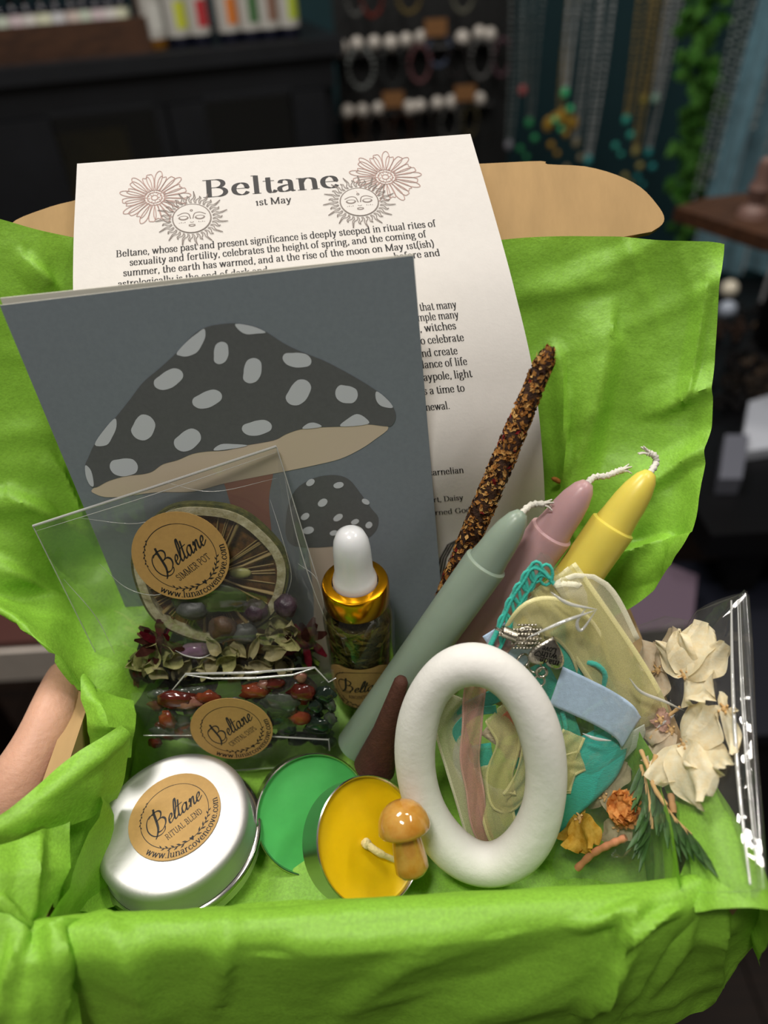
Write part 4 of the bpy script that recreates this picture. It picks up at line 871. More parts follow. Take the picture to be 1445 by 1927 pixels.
# dried citrus slice
O, X, Y, N = frame_at(396, 1080, (SBP[0]+SN*.0018, SBP[1]), 0); CRD = .0285
sl = thing('dried_citrus_slice', 'dried green-rimmed citrus slice inside the simmer pot bag', 'citrus slice', O-Y*CRD)
M['pith'] = pm('citrus_pith', (196, 190, 160), .7, alt=(150, 142, 100), vs=260, bump=.4, bs=500); M['rind'] = pm('citrus_rind', (52, 60, 22), .6, alt=(96, 96, 40), vs=300, bump=.5, bs=600)
M['flesh'] = pm('citrus_flesh', (116, 82, 40), .4, alt=(60, 42, 20), vs=240, bump=.6, bs=500, stretch=(1, 1, 1)); M['membrane'] = pm('citrus_membrane', (150, 130, 84), .5)
def cring(mb, r0, r1, h0, h1, n=72, mi=0, wob=.03):
    R = []
    for (r, h) in ((r0, h0), (r1, h0), (r1, h1), (r0, h1)):
        R.append([O+(X*math.cos(a)+Y*math.sin(a))*r*(1+wob*math.sin(3*a+1)*.5+wob*.4*math.sin(7*a))+N*(h+.0008*math.sin(2*a)) for a in np.linspace(0, 2*math.pi, n+1)[:-1]])
    mb.grid(R, mi, cu=True, cv=True)
b = MB(); cring(b, CRD*.86, CRD*.97, -.0020, .0016); b.build('pith', M['pith'], sl, 60)
b = MB(); cring(b, CRD*.965, CRD*1.01, -.0024, .0010); b.build('rind', M['rind'], sl, 60)
b = MB(); R = [[O+(X*math.cos(a)+Y*math.sin(a))*CRD*r*(1+.02*math.sin(3*a+1))-N*(.0008+.0006*math.sin(9*a)*r) for a in np.linspace(0, 2*math.pi, 73)[:-1]] for r in (.02, .2, .4, .6, .75, .88)]; b.grid(R, 0, cu=True); b.build('flesh', M['flesh'], sl, 60)
b = MB()
for k in range(9):
    a = 2*math.pi*k/9+.3; b.tube([O+N*.0006, O+(X*math.cos(a)+Y*math.sin(a))*CRD*.45+N*.0008, O+(X*math.cos(a+.06)+Y*math.sin(a+.06))*CRD*.88+N*.0004], [.0006, .0004, .0008], 6)
    for q in range(5):
        a2 = a+rnd.uniform(.08, .6); b.tube([O+(X*math.cos(a2)+Y*math.sin(a2))*CRD*.25, O+(X*math.cos(a2+.03)+Y*math.sin(a2+.03))*CRD*.84], .00022, 5)
b.tube([O-N*.001, O+N*.001], .0022, 10); b.build('membrane', M['membrane'], sl, 60)
b = MB(); c = SPt(452, 1078, .0026); b.ball(c, (.0042, .0022, .0014), 14, ax=(X, Y, N)); b.build('seed', pm('pip_green', (150, 150, 92), .35), sl, 180)

def blob(name, c, r, m, label, cat, jit=.2, seed=0, ax=None, group=None, n=18, freq=1.5):
    b = MB(); b.ball(c, r, n, jit=jit, seed=seed, ax=ax, freq=freq); return tag(b.build(name, m, smooth=180), label, cat, group)
M['berry'] = pm('dried_berry', (48, 34, 44), .42, alt=(84, 66, 76), vs=160, bump=.5, bs=420, spec=.6)
M['olive_stone'] = pm('olive_stone', (74, 84, 54), .35, alt=(54, 64, 42), vs=110, bump=.1, bs=200); M['brown_stone'] = pm('brown_stone', (86, 66, 48), .5, alt=(60, 48, 36), vs=120, bump=.3, bs=300); M['grey_stone'] = pm('grey_stone', (86, 88, 84), .5, alt=(60, 62, 60), vs=120, bump=.3, bs=300)
for k, (px, py, l) in enumerate(((481, 1150, 'dark wrinkled berry against the lower right of the citrus slice'), (538, 1140, 'dark wrinkled berry just outside the rim of the citrus slice, under its right edge'))):
    blob('dried_berry', SPt(px, py, .0046), .0045, M['berry'], l, 'berry', .22, k, freq=2.5)
blob('polished_stone', SPt(392, 1128, .0050), (.0135, .0030, .0085), M['olive_stone'], 'wide olive stone across the lower citrus slice in the simmer pot bag', 'stone', .25, 3)
blob('polished_stone', SPt(362, 1148, .0072), (.0058, .0034, .0042), M['grey_stone'], 'grey pitted stone left of the brown one in the simmer pot bag', 'stone', .3, 4)
blob('polished_stone', SPt(420, 1182, .0060), (.0054, .0036, .0050), M['brown_stone'], 'brown rough stone in the middle of the simmer pot bag', 'stone', .3, 5)
blob('polished_stone', SPt(461, 1192, .0056), (.0048, .0034, .0046), M['grey_stone'], 'grey stone touching the right of the brown one in the simmer pot bag', 'stone', .3, 6)
blob('polished_stone', SPt(366, 1224, .0062), (.0062, .0028, .0030), pm('mauve_stone', (112, 88, 106), .2, var=.2, vs=150, spec=.7), 'mauve glossy stone among the pale petals', 'stone', .25, 7)
# rosebuds
def bud(px, py, s, cols, label, d=.005):
    c = SPt(px, py, d); b = MB(); rr = random.Random(px)
    for k in range(16):
        a = rr.uniform(0, 6.28); e = rr.uniform(-.6, 1); dr = nrm(X*math.cos(a)*.9+Y*math.sin(a)+N*e*.6); q = nrm(np.cross(dr, N+A(.01, .3, .2))); w = s*rr.uniform(.5, .8)
        pts = [[c+dr*s*.1*t+q*w*.5*uu*(.15+.85*math.sin(2.85*t/9+.12))+dr*s*(t/10)+N*s*.25*math.sin(t*.3+k) for uu in (-1, 0, 1)] for t in range(0, 10, 3)]
        b.grid(pts, k % 2)
    b.ball(c, s*.45, 10, 0, jit=.3); return tag(b.build('dried_rosebud', cols, smooth=180), label, 'flower bud')
M['rose_dark'] = thin_mat('rose_dark', (84, 22, 30), .2, .3, 300); M['rose_brown'] = thin_mat('rose_brown', (62, 36, 30), .2, .3, 300)
bud(574, 1208, .0056, [M['rose_dark'], M['rose_brown']], 'dark red dried rosebud at the right edge of the simmer pot bag', .003)
bud(302, 1206, .0054, [M['rose_brown'], M['rose_dark']], 'brown shrivelled bud at the lower left of the citrus slice', .006)
bud(256, 1268, .0036, [M['rose_dark'], M['rose_brown']], 'small dark red bud in the bottom left corner of the simmer pot bag', .003)
# petals
M['petal_pale'] = thin_mat('pale_petal', (196, 188, 148), .3, .18, 220, alt=(160, 150, 104)); M['petal_green'] = thin_mat('greenish_petal', (150, 152, 96), .3, .2, 220, alt=(190, 186, 130)); M['petal_dark'] = thin_mat('dark_leaf_bit', (70, 60, 34), .2, .3, 220, alt=(46, 44, 26))
def petal(name, c, d, q, n, l, w, m, label, cat, group=None, curl=.3, sd=0, nu=6, nv=7, tipw=.35, build=True, mb=None):
    b = mb or MB(); R = []
    for i in range(nv+1):
        t = i/nv; ww = w*(math.sin(math.pi*min(1, .12+t*(1-.12*tipw)))**.65)*(1-.0*t); row = []
        for j in range(nu+1):
            u = 2*j/nu-1; z = curl*w*(u*u-.3)+curl*.8*l*(t-.4)**2+.12*w*noise.noise(Vector((u*1.7+sd, t*2.2, sd*.7)))*2
            row.append(c+d*l*t+q*ww*.5*u+n*z)
        R.append(row)
    b.grid(R)
    return tag(b.build(name, m, smooth=180), label, cat, group) if build else b
def scatter(px, py, l, w, ang, m, label, group, sd, dpt=.004, cat='petal', name='dried_petal', curl=.35):
    c = SPt(px, py, dpt); a = math.radians(ang); d = nrm(X*math.cos(a)+Y*math.sin(a)+N*.35*math.sin(sd*1.9)); n = nrm(N-d*(N@d)); q = np.cross(n, d)
    n2 = n*math.cos(sd)*.0+n; return petal(name, c-d*l*.5, d, q, n2, l, w, m, label, cat, group, curl, sd)
G1 = 'pale dried petals in the simmer pot bag'
prr = random.Random(11)
for k, (px, py) in enumerate([(262, 1246), (284, 1252), (300, 1262), (324, 1238), (336, 1262), (352, 1250), (378, 1258), (396, 1246), (412, 1262), (430, 1240), (446, 1256), (468, 1262), (434, 1226), (452, 1222), (490, 1252), (506, 1240), (520, 1222), (536, 1246), (498, 1198), (512, 1184), (530, 1190), (546, 1206), (402, 1214), (388, 1232), (316, 1224), (270, 1230), (548, 1178), (526, 1170)]):
    scatter(px, py, prr.uniform(.007, .011), prr.uniform(.005, .008), prr.uniform(-60, 200), M['petal_pale'] if k % 3 else M['petal_green'], 'pale cream or greenish dried petal in the bottom of the simmer pot bag', G1, k*1.3, prr.uniform(.003, .008), curl=prr.uniform(.2, .6))
scatter(480, 1214, .011, .0035, 70, M['petal_pale'], 'long upright cream petal beside the grey stone in the simmer pot bag', None, 3.3, .0085)
scatter(282, 1232, .013, .010, 60, M['petal_green'], 'large curled yellow-green petal at the lower left of the simmer pot bag', None, 5.3, .007)
for k in range(64): scatter(prr.uniform(250, 590), prr.uniform(1205, 1290), prr.uniform(.007, .012), prr.uniform(.003, .006), prr.uniform(0, 360), M['petal_dark'], 'dark brown leaf scrap under the pale petals in the simmer pot bag', 'dark leaf scraps in the simmer pot bag', k*.7, prr.uniform(.0005, .003), 'leaf', 'leaf_scrap')  # leaf scraps, with extra ones added so the bag's bottom reads as shaded
for k in range(7): scatter(prr.uniform(545, 610), prr.uniform(1215, 1258), prr.uniform(.007, .010), prr.uniform(.003, .004), prr.uniform(60, 150), thin_mat('green_scrap', (92, 110, 40), .3, .2, 200) if k == 0 else bpy.data.materials['green_scrap'], 'green leaf scrap under the dark red rosebud', 'green leaf scraps in the simmer pot bag', k*.9, .003, 'leaf', 'leaf_scrap')

# ---- crystal chips bag
XP = lean(.0665, 12); XN = nrm(XP[1])
def XPt(px, py, d=0.): return PL(px, py, XP[0]+XN*d, XP[1])
xc = [XPt(246, 1302), XPt(628, 1262), XPt(646, 1436), XPt(262, 1462)]
cb = thing('cellophane_bag', 'clear cellophane bag of red and green chips with a round crystal chips sticker', 'bag', (xc[2]+xc[3])/2)
b = MB(); film_sheet(b, xc, XN, .0008, .0060, wr=.0020, sd=8); film_sheet(b, xc, XN, -.0008, -.0035, wr=.0008, sd=9); b.build('film', M['film'], cb, 180)
b = MB(); tp = [XPt(318, 1306, .002), XPt(350, 1268, .004), XPt(470, 1266, .005), XPt(592, 1256, .004), XPt(618, 1284, .002), XPt(632, 1276, .001)]
b.tube(tp, [.0002, .0004, .0006, .0004, .0003, .0002], 6); b.tube([XPt(350, 1270, .0042), XPt(400, 1277, .0055), XPt(480, 1276, .006), XPt(550, 1270, .0055), XPt(592, 1257, .0042)], [.0002, .0004, .0005, .0004, .0002], 6); b.build('top_fold', M['seam'], cb, 180)
b = MB(); b.tube([XPt(270, 1384, .0062), XPt(360, 1384, .0066)], .00022, 6); b.tube([XPt(512, 1386, .0066), XPt(618, 1392, .0062), XPt(620, 1412, .004)], .0003, 6); b.tube([xc[2], xc[3]], .0003, 6); b.build('bottom_seam', M['seam'], cb, 180)
O2, X2, Y2, N2 = frame_at(436, 1372, (XP[0]+XN*.0080, XP[1]), 35)
sticker(cb, O2, X2, Y2, N2, .0155, 'CRYSTAL CHIPS', M['kraft'])
chipm = [pm('red_chip', (96, 36, 26), .15, alt=(66, 22, 18), vs=200, spec=.7, sss=.2, sr=.002), pm('orange_chip', (134, 64, 38), .15, alt=(104, 46, 28), vs=200, spec=.7, sss=.3, sr=.002), pm('dark_green_chip', (24, 36, 30), .12, alt=(34, 48, 38), vs=200, spec=.7), pm('grey_green_chip', (62, 70, 60), .2, alt=(80, 86, 76), vs=200, spec=.7), pm('pink_chip', (160, 116, 100), .25, alt=(124, 74, 62), vs=160, spec=.7)]
named = [(330, 1316, (.0080, .0034, .0048), 0, 'large dark red chip with a pale edge at the left of the crystal bag'), (358, 1322, (.0062, .0028, .0030), 4, 'pale pink curved chip lying against the large dark red one'), (316, 1356, (.0036, .0026, .0052), 1, 'honey-orange chip below the large dark red one'), (392, 1312, (.0048, .0028, .0030), 1, 'brown-orange chip peeping over the top left of the crystal sticker'),
         (478, 1300, (.0060, .0032, .0040), 1, 'rough orange chip at the upper right of the crystal sticker'), (497, 1290, (.0026, .002, .003), 4, 'small bright pink chip on the rough orange one'), (516, 1288, (.0044, .0024, .0024), 0, 'flat red chip at the top middle of the crystal bag'), (530, 1326, (.0080, .0034, .0072), 3, 'large grey-green chip right of the crystal sticker'),
         (570, 1306, (.0058, .0040, .0058), 0, 'round glossy red chip at the right of the crystal bag'), (565, 1352, (.0044, .0030, .0038), 1, 'orange chip directly below the round glossy red one'), (566, 1274, (.0026, .002, .003), 4, 'small pale pink chip above the round glossy red one'), (611, 1306, (.0044, .0034, .0036), 2, 'dark green faceted chip in the upper right corner of the crystal bag'),
         (594, 1328, (.0034, .003, .0036), 2, 'dark green chip right of the round glossy red one'), (602, 1368, (.0060, .0032, .0056), 2, 'largest dark green chip at the lower right of the crystal bag'), (622, 1326, (.0022, .0024, .0040), 3, 'upper grey chip on the right edge of the crystal bag'), (622, 1352, (.0026, .0024, .0036), 3, 'lower grey chip on the right edge of the crystal bag'), (292, 1398, (.0028, .002, .003), 0, 'small red chip in the bottom left corner of the crystal bag'), (540, 1372, (.0042, .0028, .0036), 2, 'dark green chip below the large grey-green one')]
for k, (px, py, r, m, l) in enumerate(named):
    blob('crystal_chip', XPt(px, py, .0042), (r[0]*.93, r[1]*.72, r[2]*.93), chipm[m], l, 'crystal chip', .45, k+20, n=14, freq=1.7)
for k in range(64):  # extra deep chips added to darken the gaps like shade
    px, py = prr.uniform(275, 618), prr.uniform(1300, 1402); r = prr.uniform(.0026, .0044)
    blob('crystal_chip', XPt(px, py, .0008), (r, r*.5, r*.9), chipm[2 if px > 450 else (0 if k % 3 == 0 else 3)], 'dark green chip lying deep at the back of the crystal bag' if px > 450 else ('dark red chip lying deep at the back of the crystal bag' if k % 3 == 0 else 'grey-green chip lying deep at the back left of the crystal bag'), 'crystal chip', .45, k+50, n=10, group='green chips deep in the crystal bag' if px > 450 else ('red chips deep in the crystal bag' if k % 3 == 0 else 'grey chips deep in the crystal bag'))
# ================================================================== BOTTLE, TIN, TEALIGHTS, CONE, RING, CARVING
up = A(0, 0, 1)
yB = .0935; bo = PY(688, 1290, yB); bz0 = .018; bo = A(bo[0], yB, bz0)
zpx = lambda py: PY(672, py, yB)[2]
rb_ = .0136; z_col0, z_col1, z_top = PY(668, 1172, yB-.012)[2]-bz0, PY(668, 1092, yB)[2]-bz0, PY(662, 996, yB)[2]-bz0
bt = thing('dropper_bottle', 'small glass dropper bottle with gold collar and white bulb, full of dark herbs', 'bottle', bo)
M['gold_cap'] = pm('gold_collar', (214, 150, 20), .22, 1.); M['white_rubber'] = pm('white_rubber', (236, 238, 240), .22, spec=.6, sss=.1, sr=.002)
M['clear_glass'] = film_mat('bottle_clear_glass', (.80, .80, .70), .02, .03, .0, 60, 1.5)
hs = z_col0
b = MB(); b.lathe(bo, up, [(0, .0003), (rb_*.9, .0), (rb_, .0015), (rb_, hs-.009), (rb_*.97, hs-.006), (rb_*.86, hs-.0025), (rb_*.62, hs), (rb_*.6, hs+.004)], 40); b.build('glass_body', M['clear_glass'], bt, 60)
M['herb_mix'] = pm('dark_herbs', (36, 30, 16), .3, alt=(96, 84, 48), vs=330, bump=1., bs=420, spec=.6)
b = MB(); n = 40
b.lathe(bo, up, [(0, .0012), (rb_*.86, .0012), (rb_*.92, .003)]+[(rb_*(.91+.03*math.sin(k*2.2)), .003+(hs-.012)*k/10) for k in range(1, 11)]+[(rb_*.6, hs-.004), (0, hs-.003)], 40, wob=lambda a, h: .05*noise.noise(Vector((math.cos(a)*4, math.sin(a)*4, h*500)))); hf = b.build('herb_filling', M['herb_mix'], bt, 180); hf['kind'] = 'stuff'
M['herb_flake'] = thin_mat('herb_flake', (120, 112, 66), .2, .3, 200)
b = MB(); hr = random.Random(4)
for k in range(60):
    a = hr.uniform(-2.6, -.5); h = hr.uniform(hs*.45, hs-.004); rr_ = rb_*.955*(1 if h < hs-.006 else .85); c = bo+A(rr_*math.cos(a), rr_*math.sin(a), h); t = A(-math.sin(a), math.cos(a), hr.uniform(-1, 1)); t = nrm(t); q = nrm(np.cross(t, A(math.cos(a), math.sin(a), .2)))
    l, w = hr.uniform(.0015, .004), hr.uniform(.0005, .0012); b.add([c-t*l, c+q*w, c+t*l, c-q*w], [(0, 1, 2, 3)])
fk = b.build('herb_flakes', M['herb_flake'], bt, 0); fk['kind'] = 'stuff'
b = MB(); rc = .01235*1.0
b.lathe(bo, up, [(rc*.97, z_col0-.001), (rc, z_col0), (rc, z_col1-.0012), (rc*.965, z_col1-.0002), (rc*.93, z_col1), (rc*.70, z_col1), (rc*.68, z_col1-.001)], 56); b.build('gold_collar', M['gold_cap'], bt, 40)
b = MB(); hb = z_top-z_col1; rw = .0070
b.lathe(bo, up, [(rw*1.16, z_col1-.001), (rw*1.17, z_col1+.0008), (rw*1.10, z_col1+.0028), (rw*1.0, z_col1+.005), (rw*.97, z_col1+hb*.45), (rw*.95, z_col1+hb*.62), (rw*.88, z_col1+hb*.78), (rw*.70, z_col1+hb*.91), (rw*.38, z_col1+hb*.985), (0, z_col1+hb)], 40); b.build('rubber_bulb', M['white_rubber'], bt, 60)
b = MB(); rl = rb_*1.012; zl = hs*.36; a_c = math.radians(-95)
def lab(u, v): a = a_c+u/rl; return bo+A(rl*math.cos(a), rl*math.sin(a), zl+v)
RL = .0158; b.grid([[ (lambda q: q)(lab(RL*min(1, .9999)*uu*math.sqrt(max(0, 1-(vv*.86)**2)), .80*RL*vv)) for uu in np.linspace(-1, 1, 25)] for vv in np.linspace(-1, 1, 15)])
ca, sa = math.cos(.16), math.sin(.16)
sticker_art(b, lambda u, v: lab((u*ca-v*sa)*RL, (u*sa+v*ca)*RL*.92)+nrm(lab((u*ca-v*sa)*RL, 0)-A(bo[0], bo[1], lab(0, 0)[2]))*.0001, 'ANOINTING OIL', 1)
b.build('round_sticker', [M['kraft_dark'], M['ink']], bt, 0)

# ---- tin
M['alu'] = pm('brushed_tin', (205, 204, 202), .5, .9, bump=.05, bs=700, stretch=(1, 1, 1)); M['alu_rim'] = pm('tin_rim', (200, 198, 194), .2, 1.)
tc = A(-.0690, .0365, .0062); tax = nrm(A(-.035, .03, 1))
tin = thing('metal_tin', 'round silver screw-top tin with a ritual blend sticker on its lid', 'tin', tc)
b = MB(); b.lathe(tc, tax, [(0, 0), (.0262, 0), (.0278, .0015), (.0282, .006), (.0284, .008)], 72); b.build('base', M['alu'], tin, 40)
b = MB(); b.lathe(tc, tax, [(.0280, .0078), (.0290, .0078), (.0296, .0086), (.0296, .0094), (.0289, .0102), (.0280, .0104)], 72); b.build('rolled_rim', M['alu_rim'], tin, 60)
b = MB(); b.lathe(tc, tax, [(.0274, .0100), (.0279, .0106), (.0279, .0114), (.0274, .0122), (.0274, .0198), (.0269, .0212), (.0258, .0223), (.0244, .0227), (.0236, .0226), (0, .0226)], 72); b.build('screw_lid', M['alu'], tin, 180)
O, X, Y, N = frame_at(329, 1534, (tc+tax*.0228, tax), 38)
sticker(tin, O, X, Y, N, .0163, 'RITUAL BLEND', M['kraft'])

# ---- tealights
M['cup'] = pm('tealight_cup', (206, 204, 200), .22, 1.)
def tealight(px, py, Z, R, yaw, pitch, wax, label, wick):
    c = PZ(px, py, Z); d = nrm(CAM_POS-c); r_ = nrm(CR-d*(CR@d)); u_ = np.cross(d, r_); ax = nrm(d*math.cos(yaw)*math.cos(pitch)+r_*math.sin(yaw)+u_*math.sin(pitch)); h = .0125
    o = c-ax*h; t = thing('tealight_candle', label, 'candle', o)
    b = MB(); b.lathe(o, ax, [(0, 0), (R*.95, 0), (R*.985, .0008), (R, h-.0006), (R*1.022, h), (R*1.026, h+.0006), (R*1.008, h+.0010), (R*.985, h+.0006), (R*.978, h-.003)], 64); b.build('metal_cup', M['cup'], t, 50)
    b = MB(); b.lathe(o, ax, [(R*.98, h*.6), (R*.98, h-.0008), (R*.95, h-.0012), (R*.6, h-.0014), (0, h-.0014)], 64); wx = b.build('wax', wax, t, 60)
    if wick:
        q = c-ax*.0014+CR*wick[0]*.0-0; p0 = PL(686, 1588, o+ax*(h-.0014), ax); p1 = PL(712, 1604, o+ax*(h+.0016), ax); p2 = PL(742, 1618, o+ax*(h+.0012), ax)
        b = MB(); b.tube(cr([p0-ax*.001, p0+ax*.0012, p1, p2], 5), [.0013]*12+[.0010]*4, 8); b.ball(p0+ax*.0012, .0019, 10, jit=.5, freq=4); b.build('wick', pm('cotton_wick', (226, 210, 150), .8, bump=.5, bs=900), t, 180)
    return c, ax
tealight(590, 1531, .2680, .0212, math.radians(12), math.radians(-8), pm('green_wax', (84, 186, 98), .35, var=.05, vs=120, sss=.3, sr=.003), 'green wax tealight lying partly under the yellow one', None)
yc, yax = tealight(697, 1580, .2465, .0208, math.radians(31), math.radians(3), pm('yellow_wax', (222, 182, 10), .3, var=.04, vs=120, sss=.35, sr=.004), 'yellow wax tealight with a bent wick, tilted against the green one', (0, 0))

# ---- calcite mushroom carving
M['calcite'] = pm('amber_calcite', (204, 142, 46), .1, alt=(226, 178, 92), vs=110, spec=.8, sss=.6, sr=.004, trans=.25, coat=.6)
p0, p1 = PZ(777, 1641, .2315), PZ(751, 1503, .2335); mc = nrm(p1-p0+(-CF)*.002); L_ = np.linalg.norm(p1-p0)
mo = thing('mushroom_carving', 'small polished amber stone mushroom lying on the yellow tealight against the white ring', 'carving', p0)
b = MB(); b.lathe(p0, mc, [(0, -.0005), (.0046, -.0002), (.0056, .0012), (.0055, .004), (.0050, .009), (.0046, .0125), (.0046, .0150)], 30, wob=lambda a, h: .05*math.sin(2*a)); b.build('stem', M['calcite'], mo, 180)
b = MB(); hh = L_-.0098; b.lathe(p0, mc, [(.0040, hh+.0012), (.0070, hh+.0002), (.0082, hh-.0001), (.0087, hh+.0006), (.0086, hh+.0022), (.0080, hh+.0046), (.0066, hh+.0070), (.0046, hh+.0087), (.0022, hh+.0096), (0, hh+.0098)], 34); b.build('cap', M['calcite'], mo, 180)

# ---- incense cone
ca_, cb_ = PZ(757, 1274, .249), PZ(704, 1446, .270)
b = MB(); ax = nrm(ca_-cb_); Lc = np.linalg.norm(ca_-cb_); b.lathe(cb_, ax, [(0, 0), (.0072, 0), (.0079, .0008), (.0077, .002), (.0077*.62, Lc*.42), (.0025, Lc*.955), (.0018, Lc*.985), (0, Lc)], 32)
tag(b.build('incense_cone', pm('brown_incense', (74, 42, 30), .8, var=.15, vs=300, bump=.4, bs=700), smooth=50), 'dark brown incense cone leaning on the grey-green candle', 'incense')

# ---- white oval ring
M['plaster'] = pm('white_plaster', (228, 226, 220), .65, var=.03, vs=60, bump=.25, bs=240)
pb, pt, pl_, pr_ = PZ(924, 1630, .2455), PZ(888, 1254, .2290), PZ(778, 1446, .243), PZ(1022, 1436, .232)
rc_ = (pb+pt)/2*.5+(pl_+pr_)/2*.5; va, vb = (pt-pb)/2, (pr_-pl_)/2
b = MB(); RN = nrm(np.cross(vb, va)); R = []
for i in range(96):
    a = 2*math.pi*i/96; c = rc_+vb*math.cos(a)+va*math.sin(a); out = nrm(nrm(vb)*math.cos(a)*np.linalg.norm(va)+nrm(va)*math.sin(a)*np.linalg.norm(vb)); rr_ = .0068+.0007*max(0, -math.sin(a))+.0002*math.sin(5*a)
    R.append([c+(out*math.cos(t)+RN*math.sin(t))*rr_ for t in np.linspace(0, 2*math.pi, 25)[:-1]])
b.grid(R, 0, cu=True, cv=True); tag(b.build('oval_ring', M['plaster'], smooth=180), 'white plaster-like oval ring leaning on the bag of ribbons', 'ring')

# ---- spell candles
def wax(name, rgb): return pm(name, rgb, .32, var=.03, vs=80, sss=.45, sr=.004, bump=.06, bs=120, spec=.5)
def taper(b0, b1, r, m, label, wick):
    ax = nrm(b1-b0); L = np.linalg.norm(b1-b0); t = thing('taper_candle', label, 'candle', b0)
    b = MB(); s = L-.0225
    b.lathe(b0, ax, [(0, 0), (r*.96, 0), (r, .0008), (r, s-.0008), (r*.985, s), (r*.86, s+.0006), (r*.80, s+.004), (r*.74, s+.010), (r*.64, s+.0150), (r*.46, s+.0195), (r*.26, s+.0218), (0, s+.0225)], 36); b.build('wax', m, t, 40)
    pts = [b1-ax*.001]+[PZ(*w) for w in wick]; S = cr(pts, 6); b = MB(); n = len(S)
    b.tube(S, [.0011+.0003*math.sin(i*2.5) for i in range(n)], 7)
    e = S[-1]; d = nrm(S[-1]-S[-3])
    for k in range(5): q = nrm(d+A(.5*math.sin(k*2.1), .4*math.cos(k*1.7), .5*math.sin(k*1.3+1))); b.tube([e-d*.0015, e+q*.0018, e+q*.0034+A(0, 0, -.0004)], [.0005, .0004, .00025], 5)
    b.build('wick', M['cotton'], t, 180)
M['cotton'] = pm('white_cotton_wick', (224, 220, 208), .85, bump=.6, bs=1200)
g0, g1 = PY(668, 1406, .0655), PY(984, 962, .0885)
taper(g0, g1, .0077, wax('sage_wax', (142, 158, 142)), 'grey-green taper candle, frontmost of the three, in front of the bottle', [(1000, 950, .2410), (1024, 948, .2425)])
k1 = PY(1108, 906, .0995); k0 = k1+nrm(PY(838, 1270, .086)-k1)*.112
taper(k0, k1, .0080, wax('pink_wax', (196, 158, 160)), 'dusty pink taper candle between the grey-green and yellow ones', [(1118, 898, .2450), (1140, 896, .2450), (1160, 888, .2455), (1172, 884, .246)])
w1 = PY(1226, 886, .0990); w0 = w1+nrm(PY(1020, 1180, .080)-w1)*.100
taper(w0, w1, .0079, wax('yellow_candle_wax', (226, 208, 92)), 'yellow taper candle resting on the green tissue at the right', [(1234, 872, .2425), (1232, 858, .2425), (1220, 852, .2425)])

# ---- herb-coated incense stick
s0, s1 = PY(834, 1126, .0925), PZ(1036, 652, .2270)
M['stick_core'] = pm('stick_dark_core', (46, 28, 20), .85, alt=(80, 50, 30), vs=500, bump=1., bs=900)
st = thing('herb_incense_stick', 'incense stick thickly rolled in dried brown herbs, leaning up against the printed sheet', 'incense', s0)
ax = nrm(s1-s0); L = np.linalg.norm(s1-s0); S = [s0+ax*L*t+LN*.0012*math.sin(t*3.1) for t in np.linspace(0, 1, 60)]
b = MB(); b.tube(S, [(.0030+.0010*math.sin(min(1, t*1.15)*3.0))*(1+.10*noise.noise(Vector((t*60, 0, 0)))) *min(1, (1-t)*14+.35) for t in np.linspace(0, 1, 60)], 12); b.build('core', M['stick_core'], st, 180)
fm = [thin_mat('herb_tan', (184, 130, 72), .1, .25, 300), thin_mat('herb_brown', (152, 100, 52), .1, .3, 300), thin_mat('herb_dark', (52, 32, 22), .1, .3, 300), thin_mat('herb_red', (128, 40, 42), .1, .3, 300), thin_mat('herb_ochre', (204, 160, 98), .1, .2, 300)]
b = MB(); hr = random.Random(9)
for k in range(1500):
    t = hr.random(); c = s0+ax*L*t+LN*.0012*math.sin(t*3.1); u = nrm(np.cross(ax, A(0, 1, 0))); w = np.cross(ax, u); a = hr.uniform(0, 6.283); o = u*math.cos(a)+w*math.sin(a)
    rad = (.0031+.0010*math.sin(min(1, t*1.15)*3.0))*min(1, (1-t)*14+.35); c = c+o*rad; q = nrm(np.cross(o, ax)); ang = hr.uniform(0, 6.28); d = nrm(ax*math.cos(ang)+q*math.sin(ang)+o*hr.uniform(-.3, .5)); e = nrm(np.cross(o, d))
    l, wd = hr.uniform(.0006, .0015), hr.uniform(.0004, .0009); mi = hr.choices(range(5), (6, 5, 4, .7, 4))[0]
    b.add([c-d*l, c+e*wd+o*.0002, c+d*l, c-e*wd+o*.0002], [(0, 1, 2, 3)], mi)
cr_ = b.build('herb_coating', fm, st, 0); cr_['kind'] = 'stuff'
c = LP(1045, 900, .021); b = MB(); b.ball(c+LN*.002, (.0024, .0010, .0012), 8, jit=.4, ax=(nrm(A(1, 0, -.5)), LN, LUP)); tag(b.build('herb_crumb', fm[1], smooth=180), 'brown herb crumb stuck on the green tissue above the pink candle', 'crumb')
